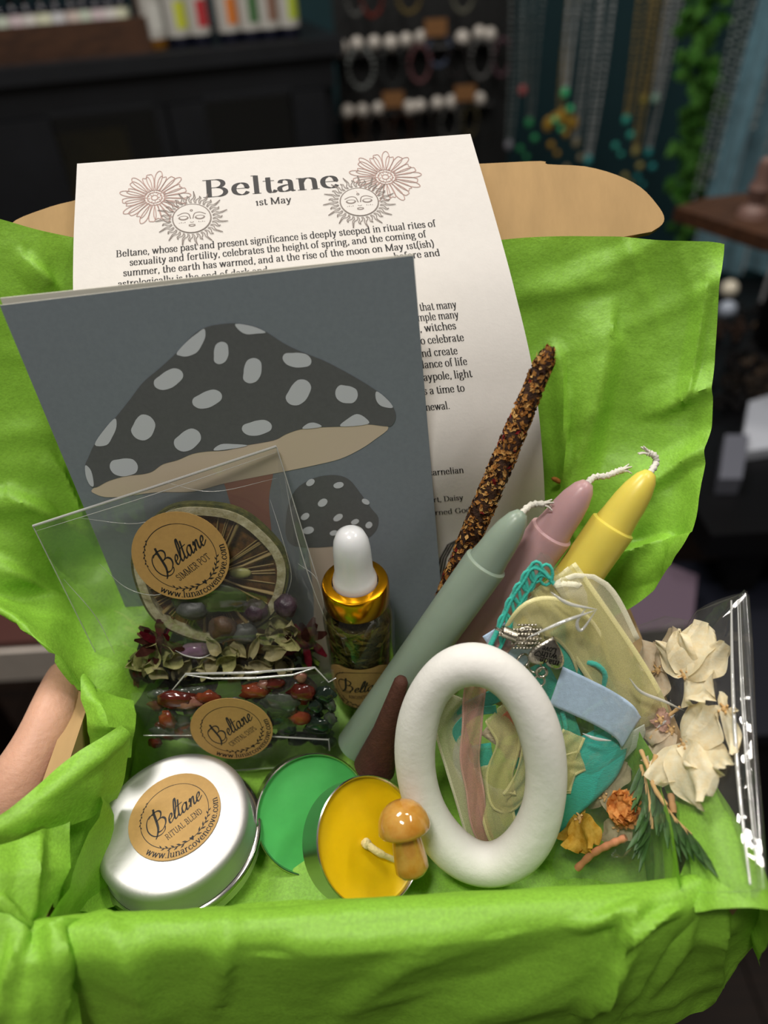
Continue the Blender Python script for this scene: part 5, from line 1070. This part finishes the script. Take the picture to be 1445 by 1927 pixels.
# ================================================================== BAG OF RIBBONS
RP = lean(.0265, 27); RNn = nrm(RP[1])
def RPt(px, py, d=0.): return PL(px, py, RP[0]+RNn*d, RP[1])
RX = nrm(RPt(1100, 1340)-RPt(1000, 1345)); RX = nrm(RX-RNn*(RX@RNn)); RY = np.cross(RNn, RX)
rbp = [(1018, 1040), (1075, 1105), (1150, 1190), (1236, 1296), (1242, 1340), (1208, 1396), (1120, 1490), (1050, 1556), (980, 1612), (930, 1628), (900, 1560), (862, 1468), (832, 1390), (846, 1340), (900, 1236), (960, 1136)]
rt = thing('cellophane_bag', 'clear cellophane bag of coloured ribbons and silver charms behind the white ring', 'bag', RPt(930, 1628))
def fan(mb, pts2, off, bulge, sd, rings=9, wr=.0016, Pf=RPt, N=RNn):
    S = [A(*p) for p in cr(pts2, 4, closed=True)]; c = sum(S)/len(S); R = []
    for i in range(rings+1):
        f = max(.001, i/rings); row = []
        for p in S:
            q = c+(p-c)*f; w = Pf(q[0], q[1]); n = Vector(w)*55+Vector((sd, 0, 0)); e = 1-f**3
            row.append(w+N*(off+e*(bulge+wr*2*(.25-abs(noise.noise(n)))+wr*noise.noise(n*2.1))))
        R.append(row)
    mb.grid(R, 0, cu=True)
b = MB(); fan(b, rbp, .0005, .0095, 3); fan(b, rbp, -.0008, -.004, 5); b.build('film', M['film'], rt, 180)
b = MB()
for a_, c_ in (((1018, 1040), (860, 1300)), ((1018, 1040), (1236, 1296)), ((1242, 1340), (1050, 1556))): b.tube([RPt(*a_, .001), (RPt(*a_, .0025)+RPt(*c_, .0025))/2, RPt(*c_, .001)], .00022, 6)
b.build('edge_fold', M['film'], rt, 180)
b = MB()   # pale tubes painting white reflection streaks along the film's folds
for P in ([(992, 1200, .0112), (1060, 1170, .0122), (1122, 1148, .0118)], [(1036, 1114, .0108), (1070, 1136, .0118), (1124, 1147, .0118)], [(1122, 1148, .0118), (1094, 1186, .012), (1086, 1170, .012), (1104, 1142, .0118)], [(1184, 1276, .011), (1206, 1302, .011), (1250, 1320, .0105), (1288, 1338, .009)], [(1270, 1344, .008), (1236, 1370, .0085)], [(1096, 1380, .0115), (1120, 1390, .0122), (1150, 1394, .0118)]):
    S = cr([RPt(*p) for p in P], 6); n = len(S); b.tube(S, [.00008+.00055*math.sin(math.pi*i/(n-1)) for i in range(n)], 6)
b.build('crease', M['seam'], rt, 180)

EDGE = {}
def ribbon(name, ctr, width, m, label, wdir=None, group=None, twist=0., thick=.0002, rip=.0, n=8, sel=None, nw=13):
    """ctr: (px, py, depth) centre line; wdir: image angle of the ribbon's width (deg) or None = across"""
    S = cr([RPt(x, y, d) for x, y, d in ctr], n); R = []
    for i, p in enumerate(S):
        t = nrm(S[min(i+1, len(S)-1)]-S[max(i-1, 0)]); f = i/(len(S)-1)
        if wdir is not None:
            a0, a1 = (wdir if isinstance(wdir, tuple) else (wdir, wdir)); a = math.radians(a0+(a1-a0)*f); q = RX*math.cos(a)+RY*math.sin(a)
        else: q = nrm(np.cross(RNn, t))
        ang = twist*(f-.5); q = q*math.cos(ang)+RNn*math.sin(ang); w = width if np.isscalar(width) else width[0]+(width[1]-width[0])*f
        nn = nrm(np.cross(t, q)) if np.linalg.norm(np.cross(t, q)) > .1 else RNn
        R.append([p+q*w*(u/(nw-1)-.5)+nn*(rip*math.sin(u*.95+i*.5)) for u in range(nw)])
    b = MB(); b.grid(R); o = b.build(name, [m, EDGE[m.name]] if m.name in EDGE else m, smooth=180)
    if m.name in EDGE:
        for k, pl_ in enumerate(o.data.polygons): pl_.material_index = 1 if k % (nw-1) in (0, nw-2) else 0
    if thick: md = o.modifiers.new('thickness', 'SOLIDIFY'); md.thickness = thick
    return tag(o, label, 'ribbon', group)
def fabric(name, rgb, rough=.55, st=None, bs=2200, alt=None, bump=.5): return pm(name, rgb, rough, var=.08, vs=500, bump=bump, bs=bs, stretch=st, sheen=.3, alt=alt)
teal = fabric('teal_ribbon_cloth', (48, 186, 166)); tealv = fabric('teal_velvet', (44, 176, 150), .7); tealg = fabric('teal_grosgrain', (50, 182, 166), .6, (1, 1, 6), 900)
sky = fabric('sky_blue_satin', (186, 210, 238), .35, bump=.2); ivory = fabric('ivory_grosgrain', (214, 222, 210), .6, (1, 1, 5), 900)
gold = sheer_mat('gold_organza', (224, 216, 150), .45); rose = sheer_mat('rose_organza', (220, 160, 150), .45); paleg = sheer_mat('pale_organza', (232, 226, 190), .42)
for m_, c_ in ((gold, (232, 224, 160)), (rose, (226, 176, 164)), (paleg, (240, 236, 206))): EDGE[m_.name] = sheer_mat(m_.name+'_selvage', c_, .85)
# pale gold organza, wide folded lengths
ribbon('organza_ribbon', [(1040, 1086, .001), (1090, 1160, .003), (1150, 1250, .0045), (1196, 1330, .005), (1206, 1372, .0035)], (.018, .021), gold, 'wide pale gold organza ribbon along the right edge of the ribbon bag', rip=.0006)
ribbon('organza_ribbon', [(980, 1210, .004), (1010, 1165, .006), (1060, 1170, .006), (1100, 1210, .0045), (1118, 1260, .003)], (.016, .012), gold, 'pale gold organza ribbon folded over the silver charms', rip=.0005)
ribbon('organza_ribbon', [(1020, 1105, .000), (1060, 1150, .002), (1100, 1140, .002), (1150, 1230, .001)], .022, paleg, 'sheer cream organza lying deepest in the upper ribbon bag', rip=.0006)
ribbon('organza_ribbon', [(860, 1310, .001), (846, 1360, .001), (866, 1440, .0015), (890, 1520, .0015), (912, 1600, .001)], .011, paleg, 'cream organza strip along the left edge inside the white ring', rip=.0004)
ribbon('organza_ribbon', [(1000, 1400, .002), (985, 1470, .004), (952, 1510, .005), (940, 1460, .005), (956, 1390, .004), (930, 1340, .003)], .010, gold, 'looped gold organza ribbon seen through the white ring', rip=.0004, twist=1.2)
ribbon('organza_ribbon', [(920, 1440, .003), (930, 1500, .004), (944, 1560, .004), (960, 1592, .002)], .012, gold, 'gold organza end hanging lowest inside the white ring', rip=.0004)
# teal
ribbon('velvet_ribbon', [(1052, 1180, .0030), (1080, 1225, .0032), (1110, 1280, .0030), (1148, 1350, .0022), (1150, 1400, .001)], .0125, tealv, 'teal velvet ribbon passing behind the heart charm and under the sky blue ribbon', n=8)
ribbon('grosgrain_ribbon', [(1120, 1372, .0005), (1134, 1400, .0035), (1122, 1440, .0065), (1086, 1478, .0075), (1050, 1512, .006), (1010, 1560, .003), (975, 1592, .001)], (.017, .018), tealg, 'broad teal grosgrain ribbon bulging at the lower right of the ribbon bag')
ribbon('grosgrain_ribbon', [(860, 1360, .0002), (880, 1335, .001), (930, 1310, .001), (952, 1300, .001)], .0055, teal, 'narrow teal ribbon at the upper left inside the white ring')
ribbon('grosgrain_ribbon', [(905, 1400, .0015), (915, 1470, .0018), (922, 1540, .0018), (950, 1590, .001)], .007, teal, 'teal ribbon running down the middle of the white ring')
ribbon('grosgrain_ribbon', [(975, 1420, .001), (1000, 1440, .001), (985, 1500, .0005), (1000, 1560, .0005)], .010, teal, 'dark teal fold deep behind the right side of the white ring')
ribbon('grosgrain_ribbon', [(1000, 1255, .0012), (1040, 1330, .0018), (1066, 1400, .002), (1060, 1470, .0025), (1030, 1530, .002)], .011, tealv, 'dark teal ribbon between the white ring and the broad grosgrain', n=8)
ribbon('organza_ribbon', [(1096, 1430, .0078), (1064, 1446, .0086), (1050, 1490, .0080), (1062, 1420, .0082), (1080, 1380, .0070)], .009, gold, 'small gold organza fold lying on the broad teal ribbon', rip=.0004)
ribbon('cotton_cord_braid', [(868, 1400, .001), (860, 1372, .002), (892, 1342, .003), (934, 1334, .003)], .003, teal, 'thin teal braid curling at the upper left inside the white ring')
# lace trim: a band with loops
b = MB(); lc = [RPt(x, y, d) for x, y, d in ((1000, 1078, .0035), (968, 1120, .0042), (940, 1168, .004), (918, 1216, .0025))]
for P in ([(1042, 1098), (1022, 1074), (1000, 1068), (984, 1092), (966, 1118), (950, 1152), (934, 1190), (916, 1226)],):
    S = cr([RPt(x, y, .0045) for x, y in P], 8); b.tube(S, .0011, 6, flat=.4)
    S2 = cr([RPt(x+14, y+14, .0045) for x, y in P[1:]], 8); b.tube(S2, .0009, 6, flat=.4)
    for i in range(0, len(S2), 6):
        j = min(i+4, len(S)-1); b.tube([S[j], (S[j]+S2[i])/2+RNn*.0004, S2[i]], .0007, 5, flat=.5)
    for i in range(3, len(S2)-4, 7):
        c = (S[i+3]+S2[i])/2; b.tube([c+(RX*math.cos(a)*.0022+RY*math.sin(a)*.0036) for a in np.linspace(0, 6.283, 13)], .0006, 5)
tag(b.build('lace_trim', teal, smooth=180), 'teal openwork lace trim in the top corner of the ribbon bag', 'lace')
# sky blue satin with curl, ivory reverse
ribbon('satin_ribbon', [(1046, 1290, .0052), (1090, 1310, .0060), (1135, 1332, .0066), (1172, 1356, .0066), (1188, 1378, .0052)], (.0145, .0130), sky, 'smooth sky blue satin ribbon right of the heart charm', wdir=(72, 62))
ribbon('satin_ribbon', [(1188, 1376, .005), (1190, 1402, .0035), (1174, 1430, .002), (1150, 1440, .0005)], (.010, .013), ivory, 'ivory underside curl at the end of the sky blue ribbon', wdir=(30, 60))
ribbon('satin_ribbon', [(936, 1180, .0015), (952, 1204, .002), (968, 1226, .002), (990, 1250, .001)], .012, sky, 'pale blue ribbon end peeping out above the white ring')
ribbon('satin_ribbon', [(872, 1400, .0004), (868, 1430, .0006), (884, 1470, .0003)], .006, sky, 'sliver of sky blue ribbon at the left inside the white ring')
ribbon('cotton_ribbon', [(930, 1350, .0006), (966, 1376, .0014), (986, 1400, .0014), (996, 1440, .0006)], .016, fabric('dotted_cream', (226, 206, 176), .6, bump=.8, bs=700), 'cream textured ribbon behind the gold loop in the white ring')
ribbon('cotton_ribbon', [(952, 1340, .0022), (968, 1356, .0024), (974, 1372, .0018)], .006, fabric('coral', (226, 122, 82), .6), 'small coral ribbon end inside the top of the white ring')
# rose organza
ribbon('organza_ribbon', [(900, 1262, .0040), (892, 1310, .0050), (888, 1370, .0055), (884, 1430, .0055), (894, 1490, .005), (902, 1550, .004), (922, 1596, .002)], (.0078, .006), rose, 'rose pink organza strip hanging straight down inside the white ring', rip=.0004)
ribbon('organza_ribbon', [(920, 1240, .0022), (940, 1215, .003), (958, 1195, .003)], .008, rose, 'rose organza end left of the coiled silver charm', rip=.0004)
for k, (P, l) in enumerate((([(1104, 1246, .004), (1124, 1252, .005), (1138, 1268, .005), (1136, 1290, .004)], 'short teal cord curling right of the velvet ribbon'), ([(1058, 1340, .003), (1064, 1370, .004), (1058, 1400, .003), (1064, 1430, .002)], 'teal cord hanging just right of the white ring'))):
    S = cr([RPt(*p) for p in P], 8); b = MB(); b.tube(S, [.0009+.00006*math.sin(i*2.2) for i in range(len(S))], 8); tag(b.build('cord', teal, smooth=180), l, 'cord')

# silver charms
M['charm'] = pm('antique_silver', (196, 190, 176), .25, 1., var=.35, vs=260, bump=.3, bs=400); M['charm_dark'] = pm('blackened_silver', (26, 25, 24), .5, .6)
hc = RPt(1030, 1232, .0100); a = math.radians(180-17)     # the heart hangs upside down
HX, HY = RX*math.cos(a)+RY*math.sin(a), -RX*math.sin(a)+RY*math.cos(a)
hs_ = .0066
def heart(t): return (.95*math.sin(t)**3, .82*math.cos(t)-.31*math.cos(2*t)-.10*math.cos(3*t)-.02)
ht = thing('heart_charm', 'small silver heart charm engraved made with Love, lying upside down in the ribbon bag', 'charm', hc)
b = MB(); H = [heart(t) for t in np.linspace(0, 2*math.pi, 41)[:-1]]; R = []
for s_, h in ((.0, .0010), (.5, .00098), (.85, .0008), (.97, .0004), (1., 0), (.97, -.0006), (.5, -.0007), (0, -.0007)): R.append([hc+(HX*u+HY*v)*hs_*s_+RNn*h for u, v in H])
b.grid(R, 0, cu=True); b.build('heart', M['charm'], ht, 60)
b = MB()
for s_, x0_, y0_, w_ in (('made', -.66, .16, 1.02), ('with', -.46, -.16, .84), ('Love', -.34, -.46, .76)):
    rb, w = typeset(s_, .08, .11); k = w_/w
    ink(b, rb, lambda x, y: hc+(HX*(x0_+x*k)+HY*(y0_+y*.42))*hs_+RNn*.00108, 0)
ink(b, [ribbon2([(.52+.17*heart(t)[0], .02+.17*heart(t)[1]) for t in np.linspace(0, 2*math.pi, 25)], .03, .03)], lambda x, y: hc+(HX*x+HY*y)*hs_+RNn*.00108, 0)
b.build('engraving', M['charm_dark'], ht, 0)
def loop(mb, c, r, t, nn=None):
    nn = RNn if nn is None else nn; u = nrm(np.cross(nn, RX+A(.01, .02, .3))); w = np.cross(nn, u)
    S = [c+(u*math.cos(q)+w*math.sin(q))*r for q in np.linspace(0, 2*math.pi, 21)]; mb.tube(S, t, 7)
b = MB(); loop(b, hc+HY*hs_*.98, .0017, .0005); b.build('hanging_loop', M['charm'], ht, 180)
for k, (px, py, r, l) in enumerate(((1006, 1254, .0022, 'silver jump ring under the heart charm'), (1014, 1282, .0019, 'silver jump ring touching the top edge of the white ring'), (984, 1244, .0024, 'silver wire ring at the stem of the berry charm'))):
    b = MB(); loop(b, RPt(px, py, .008), r, .0004, nrm(RNn+RX*.5*(k-1))); tag(b.build('jump_ring', M['charm'], smooth=180), l, 'ring')
bc = thing('bundle_charm', 'silver charm like a bunch of berries with a coiled handle, left of the heart charm', 'charm', RPt(986, 1204, .008))
b = MB(); hr = random.Random(2)
for i in range(9):
    for j in range(6):
        x_, y_ = 972+i*6.2+(j % 2)*3-8, 1176+j*8.6; dd = math.hypot((x_-990)/32, (y_-1200)/30)
        if dd < 1: b.ball(RPt(x_, y_, .0078+.0020*(1-dd*dd)), (.00062, .00044, .0005), 8, ax=(nrm(RX*.9+RY*.3), nrm(RY*.9-RX*.3), RNn))
b.ball(RPt(990, 1200, .0070), (.0046, .0044, .0014), 12, ax=(RX, RY, RNn)); b.build('berries', M['charm'], bc, 180)
b = MB(); S = []
c0, c1 = RPt(944, 1187, .0085), RPt(970, 1198, .0085); ax = nrm(c1-c0); u = nrm(np.cross(ax, RNn)); w = np.cross(ax, u)
for i in range(10*12+1): f = i/120; q = 2*math.pi*i/12; S.append(c0+(c1-c0)*f+(u*math.cos(q)+w*math.sin(q))*.0017)
b.tube(S, .00034, 5); b.tube([c0-ax*.0022, c1], .0006, 6); b.build('coiled_handle', M['charm'], bc, 180)

# ================================================================== BAG OF DRIED FLOWERS
f_tl, f_tr, f_bl = PZ(1160, 1192, .276), PZ(1390, 1120, .240), PZ(1036, 1650, .256)
FNn = nrm(np.cross(f_tr-f_tl, f_bl-f_tl)); FNn = FNn if FNn@(CAM_POS-f_tl) > 0 else -FNn
def FP(px, py, d=0.): return PL(px, py, f_tl+FNn*d, FNn)
FX = nrm(f_tr-f_tl); FY = np.cross(FNn, FX)
fbp = [(1160, 1192), (1205, 1176), (1252, 1160), (1296, 1168), (1312, 1150), (1345, 1132), (1392, 1118), (1406, 1126), (1412, 1300), (1420, 1480), (1436, 1672), (1340, 1682), (1200, 1672), (1100, 1652), (1036, 1648), (1060, 1540), (1100, 1400), (1130, 1280)]
fb_ = thing('cellophane_bag', 'clear cellophane bag of dried flowers leaning over the right wall of the box', 'bag', FP(1200, 1680))
b = MB(); fan(b, fbp, .0005, .0065, 13, Pf=FP, N=FNn, wr=.0018); fan(b, fbp, -.0008, -.0050, 15, Pf=FP, N=FNn); b.build('film', M['film'], fb_, 180)
b = MB(); R = []   # rolled open edge at the right
e0, e1 = FP(1392, 1122, .001), FP(1426, 1672, .001); ax = e1-e0; u = nrm(np.cross(nrm(ax), FNn))
for i in range(31):
    f = i/30; r = .0017*(1-.35*f)+.0002*math.sin(9*f); R.append([e0+ax*f+u*(-.0014)+(u*math.cos(a)+FNn*math.sin(a))*r for a in np.linspace(-.6, 5.2, 18)])
b.grid(R); b.build('rolled_edge', M['roll'], fb_, 180)
b = MB()  # white tubes put in for the long highlights on the rolled edge
for dx, rr_, f1 in ((-8, .00062, 1.0), (4, .00035, .93), (8, .00018, .9)):
    S = [FP(1384+dx+36*f-10*math.sin(f*3.1)*(1 if dx < 0 else .6), 1130+535*f*f1, .0046-.002*f) for f in np.linspace(0, 1, 14)]; b.tube(S, [rr_*(.35+.65*math.sin(.25+2.6*f)) for f in np.linspace(0, 1, 14)], 6)
b.build('bright_crease', M['seam'], fb_, 180)
b = MB(); b.tube([FP(1210, 1670, .003), FP(1260, 1669, .004), FP(1330, 1680, .003), FP(1430, 1676, .001)], .00025, 6); b.tube([FP(1162, 1192, .0005), FP(1252, 1160, .001), FP(1296, 1168, .001), FP(1312, 1150, .001), FP(1392, 1119, .001)], .0002, 6); b.build('edge_fold', M['film'], fb_, 180)

M['hyd'] = thin_mat('cream_petal', (255, 246, 216), .25, .06, 420, alt=(248, 230, 188)); M['hyd_pale'] = thin_mat('pale_tan_petal', (246, 228, 200), .3, .10, 420, alt=(226, 200, 166)); M['straw'] = pm('straw_stem', (206, 166, 108), .7, var=.1, vs=200)
def fdir(ang): a = math.radians(ang); return FX*math.cos(a)+FY*math.sin(a)
def floret(name, px, py, petals, m, label, cat='dried flower', d0=.003, center=None, veins=True):
    """petals: (angle, length m, width m, tilt)"""
    c = FP(px, py, d0); t = thing(name, label, cat, c)
    for k, (ang, l, w, tl) in enumerate(petals):
        d = nrm(fdir(ang)+FNn*tl); n = nrm(FNn-d*(FNn@d)); q = np.cross(n, d); b = MB(); R = []
        nu, nv = 12, 14
        for i in range(nv+1):
            s = i/nv; ww = w*(.10+.90*min(1, math.sin(math.pi*min(.93, s*.86+.05))**.75*1.06)); row = []
            for j in range(nu+1):
                u = 2*j/nu-1; z = .18*w*math.sin(3.2*u+k)*s+.10*w*math.sin(9*u+k*2)*s*s+.3*w*(u*u)*(.5-s)*((-1)**k)+.08*l*math.sin(5*s+k)
                row.append(c+d*l*(s-.05*s*s*u*u*3)+q*ww*.5*u*(1+.06*math.sin(11*s+k))+n*z)
            R.append(row)
        b.grid(R); b.build('petal', m, t, 180)
    b = MB(); b.ball(c+FNn*.0006, .0012, 8, jit=.4)
    for q in range(4): b.tube([c, c+nrm(fdir(q*90+20)+FNn)*.0026], .0004, 5)
    b.build('flower_centre', center or M['straw'], t, 180); return t
floret('dried_hydrangea', 1290, 1272, [(62, .0195, .0150, .15), (22, .0185, .0125, .05), (118, .0150, .0100, .25), (-55, .0150, .0160, .2), (80, .0160, .0110, .35)], M['hyd'], 'cream dried hydrangea floret, upper of the two large ones in the flower bag')
floret('dried_hydrangea', 1290, 1402, [(-78, .0205, .0165, .22), (38, .0165, .0160, .22), (-35, .0180, .0120, .12), (-138, .0165, .0130, .02), (-52, .0120, .0090, .35)], M['hyd'], 'cream dried hydrangea floret, lower of the two large ones in the flower bag')
floret('dried_hydrangea', 1240, 1262, [(110, .0140, .0130, -.02), (60, .0165, .0120, -.05), (165, .0130, .0090, .0), (-110, .0150, .0100, .0)], M['hyd_pale'], 'pale tan dried floret behind the upper cream hydrangea', d0=.0005)
floret('dried_hydrangea', 1266, 1375, [(170, .0140, .0100, -.02), (215, .0150, .0110, -.02), (140, .0120, .0080, .0)], M['hyd_pale'], 'pale tan dried floret behind the lower cream hydrangea', d0=.0005)
floret('small_dried_flower', 1366, 1336, [(95, .0060, .0034, .2), (175, .0100, .0040, .1), (-85, .0150, .0052, .1), (-20, .0050, .0030, .2)], M['hyd'], 'small star-shaped cream flower at the right side of the flower bag')
M['yellow_petal'] = thin_mat('yellow_petal', (212, 158, 52), .35, .15, 300, alt=(226, 184, 86))
floret('dried_flower', 1094, 1540, [(-65, .0130, .0130, .25), (-150, .0120, .0110, .1), (-110, .0120, .0110, .3), (120, .0060, .0060, .2)], M['yellow_petal'], 'golden yellow dried flower at the lower left of the flower bag', d0=.004)
floret('dried_scrap', 1140, 1500, [(60, .0140, .0120, .0), (160, .0130, .0110, .05), (-30, .0120, .0100, .0)], thin_mat('grey_cream', (196, 182, 150), .4, .12, 300), 'greyish cream dried petals above the golden yellow flower', d0=.001)
floret('dried_scrap', 1166, 1556, [(200, .0090, .0080, .1), (60, .0080, .0080, .1), (-60, .0060, .0060, .1)], bpy.data.materials['grey_cream'], 'cream petal scraps below the orange flower', d0=.002)
floret('small_pink_flower', 1246, 1356, [(90, .005, .004, .2), (10, .004, .004, .3), (180, .004, .004, .2), (-80, .0045, .004, .2)], thin_mat('pink_petal', (210, 168, 150), .4, .1, 300), 'tiny pink dried flower between the two bags', d0=.002)
# orange crumpled flower
c = FP(1180, 1522, .004); b = MB(); hr = random.Random(6)
for k in range(26):
    a = hr.uniform(0, 6.28); d = nrm(FX*math.cos(a)+FY*math.sin(a)+FNn*hr.uniform(-.1, 1.3)); q = nrm(np.cross(d, FNn+FX*.2)); n = np.cross(d, q); R = []
    for i in range(5):
        s = i/4; R.append([c+d*.0064*s+q*.0052*(j/5-.5)*(.3+math.sin(2.6*s))+n*(.0011*math.sin(j*2+k)+.0012*math.sin(s*5+k)) for j in range(6)])
    b.grid(R, 0)
b.ball(c, .0040, 12, jit=.3); tag(b.build('dried_flower', thin_mat('orange_petal', (222, 140, 66), .35, .18, 400, alt=(236, 170, 100)), smooth=180), 'crumpled orange dried flower beside the green needles', 'dried flower')
# rosemary sprigs
M['needle'] = pm('rosemary_green', (44, 78, 34), .5, alt=(70, 104, 52), vs=150, spec=.5)
def sprig(P, label, sd, ln=.013, dens=2):
    S = cr([FP(x, y, d) for x, y, d in P], 8); t = thing('rosemary_sprig', label, 'herb sprig', S[-1]); b = MB(); b.tube(S, .0007, 6); b.build('stem', M['straw'], t, 180)
    b = MB(); rr = random.Random(sd)
    for i in range(1, len(S)-1):
        tg = nrm(S[i+1]-S[i-1]); sd_ = nrm(np.cross(FNn, tg))
        for k in range(dens):
            sg = 1 if k % 2 else -1; d = nrm(tg*rr.uniform(.9, 1.4)+sd_*sg*rr.uniform(.15, .6)+FNn*rr.uniform(-.25, .35)); q = nrm(np.cross(d, FNn)); l = ln*rr.uniform(.7, 1.25); n = np.cross(q, d)
            b.grid([[S[i]+d*l*s+q*.0011*w*u+n*(.0004*abs(u)+.0016*s*s) for u in (-1, 0, 1)] for s, w in ((0, .5), (.3, 1), (.7, .9), (1, .1))])
    b.build('needles', M['needle'], t, 180)
sprig([(1206, 1440, .003), (1216, 1480, .0035), (1224, 1525, .004), (1226, 1560, .004)], 'dark green rosemary sprig pointing down beside the orange flower', 1, .0130, 1)
sprig([(1226, 1470, .002), (1244, 1506, .0025), (1268, 1540, .003), (1300, 1572, .003)], 'dark green rosemary sprig slanting down right under the lower hydrangea', 2, .0125, 1)
sprig([(1196, 1228, .0), (1202, 1246, .001), (1208, 1262, .001)], 'short green needles at the top left of the flower bag', 3, .007, 1)
# stems
def stalk(P, r, m, label):
    S = cr([FP(x, y, d) for x, y, d in P], 7); b = MB(); b.tube(S, [r*(1+.12*math.sin(i*1.7)) for i in range(len(S))], 8); tag(b.build('flower_stem', m, smooth=180), label, 'stem')
stalk([(1206, 1412, .004), (1220, 1446, .0045), (1232, 1484, .0045), (1254, 1516, .004)], .0008, M['straw'], 'pale straw stem curving down from the lower hydrangea')
stalk([(1234, 1420, .004), (1226, 1448, .0045), (1222, 1452, .0045)], .0007, M['straw'], 'short straw fork joining the pale stem')
stalk([(1262, 1494, .002), (1268, 1530, .002)], .0011, pm('tan_stem', (190, 142, 92), .7), 'short tan stem under the lower hydrangea')
stalk([(1086, 1634, .003), (1116, 1606, .0045), (1150, 1588, .005), (1178, 1576, .004)], .0012, pm('pink_stem', (204, 136, 98), .7, var=.1, vs=300), 'pinkish brown stem lying across the bottom of the flower bag')
stalk([(1224, 1390, .001), (1256, 1350, .0015), (1280, 1330, .001)], .0006, M['straw'], 'thin curved stem between the two hydrangeas')

# ================================================================== THE HAND
M['skin'] = pm('skin', (214, 166, 140), .5, var=.04, vs=120, sss=.35, sr=.006, bump=.35, bs=420)
skv, ske, skr = [], [], []
def chain(pts, root=None):
    last = root
    for p, r in pts:
        skv.append(p); skr.append(r); i = len(skv)-1
        if last is not None: ske.append((last, i))
        last = i
    return last
palm = chain([((-.100, .052, -.034), (.017, .015))])
wr_ = chain([((-.112, .018, -.040), (.022, .015)), ((-.122, -.020, -.056), (.021, .016)), ((-.134, -.075, -.085), (.025, .021)), ((-.150, -.170, -.130), (.033, .030))], palm)
kn = chain([((-.082, .070, -.030), (.016, .012))], palm)
for dy, ln, rr_ in ((-.026, .86, .0078), (-.008, 1.0, .0086), (.011, 1.06, .0088), (.030, .96, .0084)):
    y = .066+dy
    chain([((-.066, y, -.0225), (rr_*1.15,)*2), ((-.066+.030*ln, y+.002, -.0135), (rr_,)*2), ((-.066+.054*ln, y+.003, -.0122), (rr_*.94,)*2), ((-.066+.074*ln, y+.003, -.0118), (rr_*.80,)*2)], kn)
# thumb along the outside of the left wall
chain([(tuple(PZ(-18, 1490, .246)+A(-.004, 0, -.022)), (.0150, .0150)), (tuple(PZ(22, 1470, .246)+A(-.003, 0, -.007)), (.0118, .0118)), (tuple(PZ(72, 1398, .254)+A(-.0015, 0, -.004)), (.0098, .0098)), (tuple(PZ(104, 1318, .263)+A(-.001, 0, -.003)), (.0092, .0092)), (tuple(PZ(132, 1240, .287)+A(-.002, 0, -.005)), (.0076, .0076))], palm)
me = bpy.data.meshes.new('hand'); me.from_pydata(skv, ske, []); ho = bpy.data.objects.new('hand', me); COL.objects.link(ho)
sm = ho.modifiers.new('skin', 'SKIN'); sm.use_smooth_shade = True
for i, v in enumerate(me.skin_vertices[0].data): v.radius = skr[i]; v.use_root = (i == 0)
ss = ho.modifiers.new('smooth', 'SUBSURF'); ss.levels = 2; ss.render_levels = 2
bpy.context.view_layer.update()
ev = ho.evaluated_get(bpy.context.evaluated_depsgraph_get()); m2 = bpy.data.meshes.new_from_object(ev)
bpy.data.objects.remove(ho); ho = bpy.data.objects.new('person', m2); COL.objects.link(ho); m2.materials.clear(); m2.materials.append(M['skin'])
m2.shade_smooth()
tag(ho, 'bare left hand holding the cardboard box from below, thumb along its left wall', 'person')
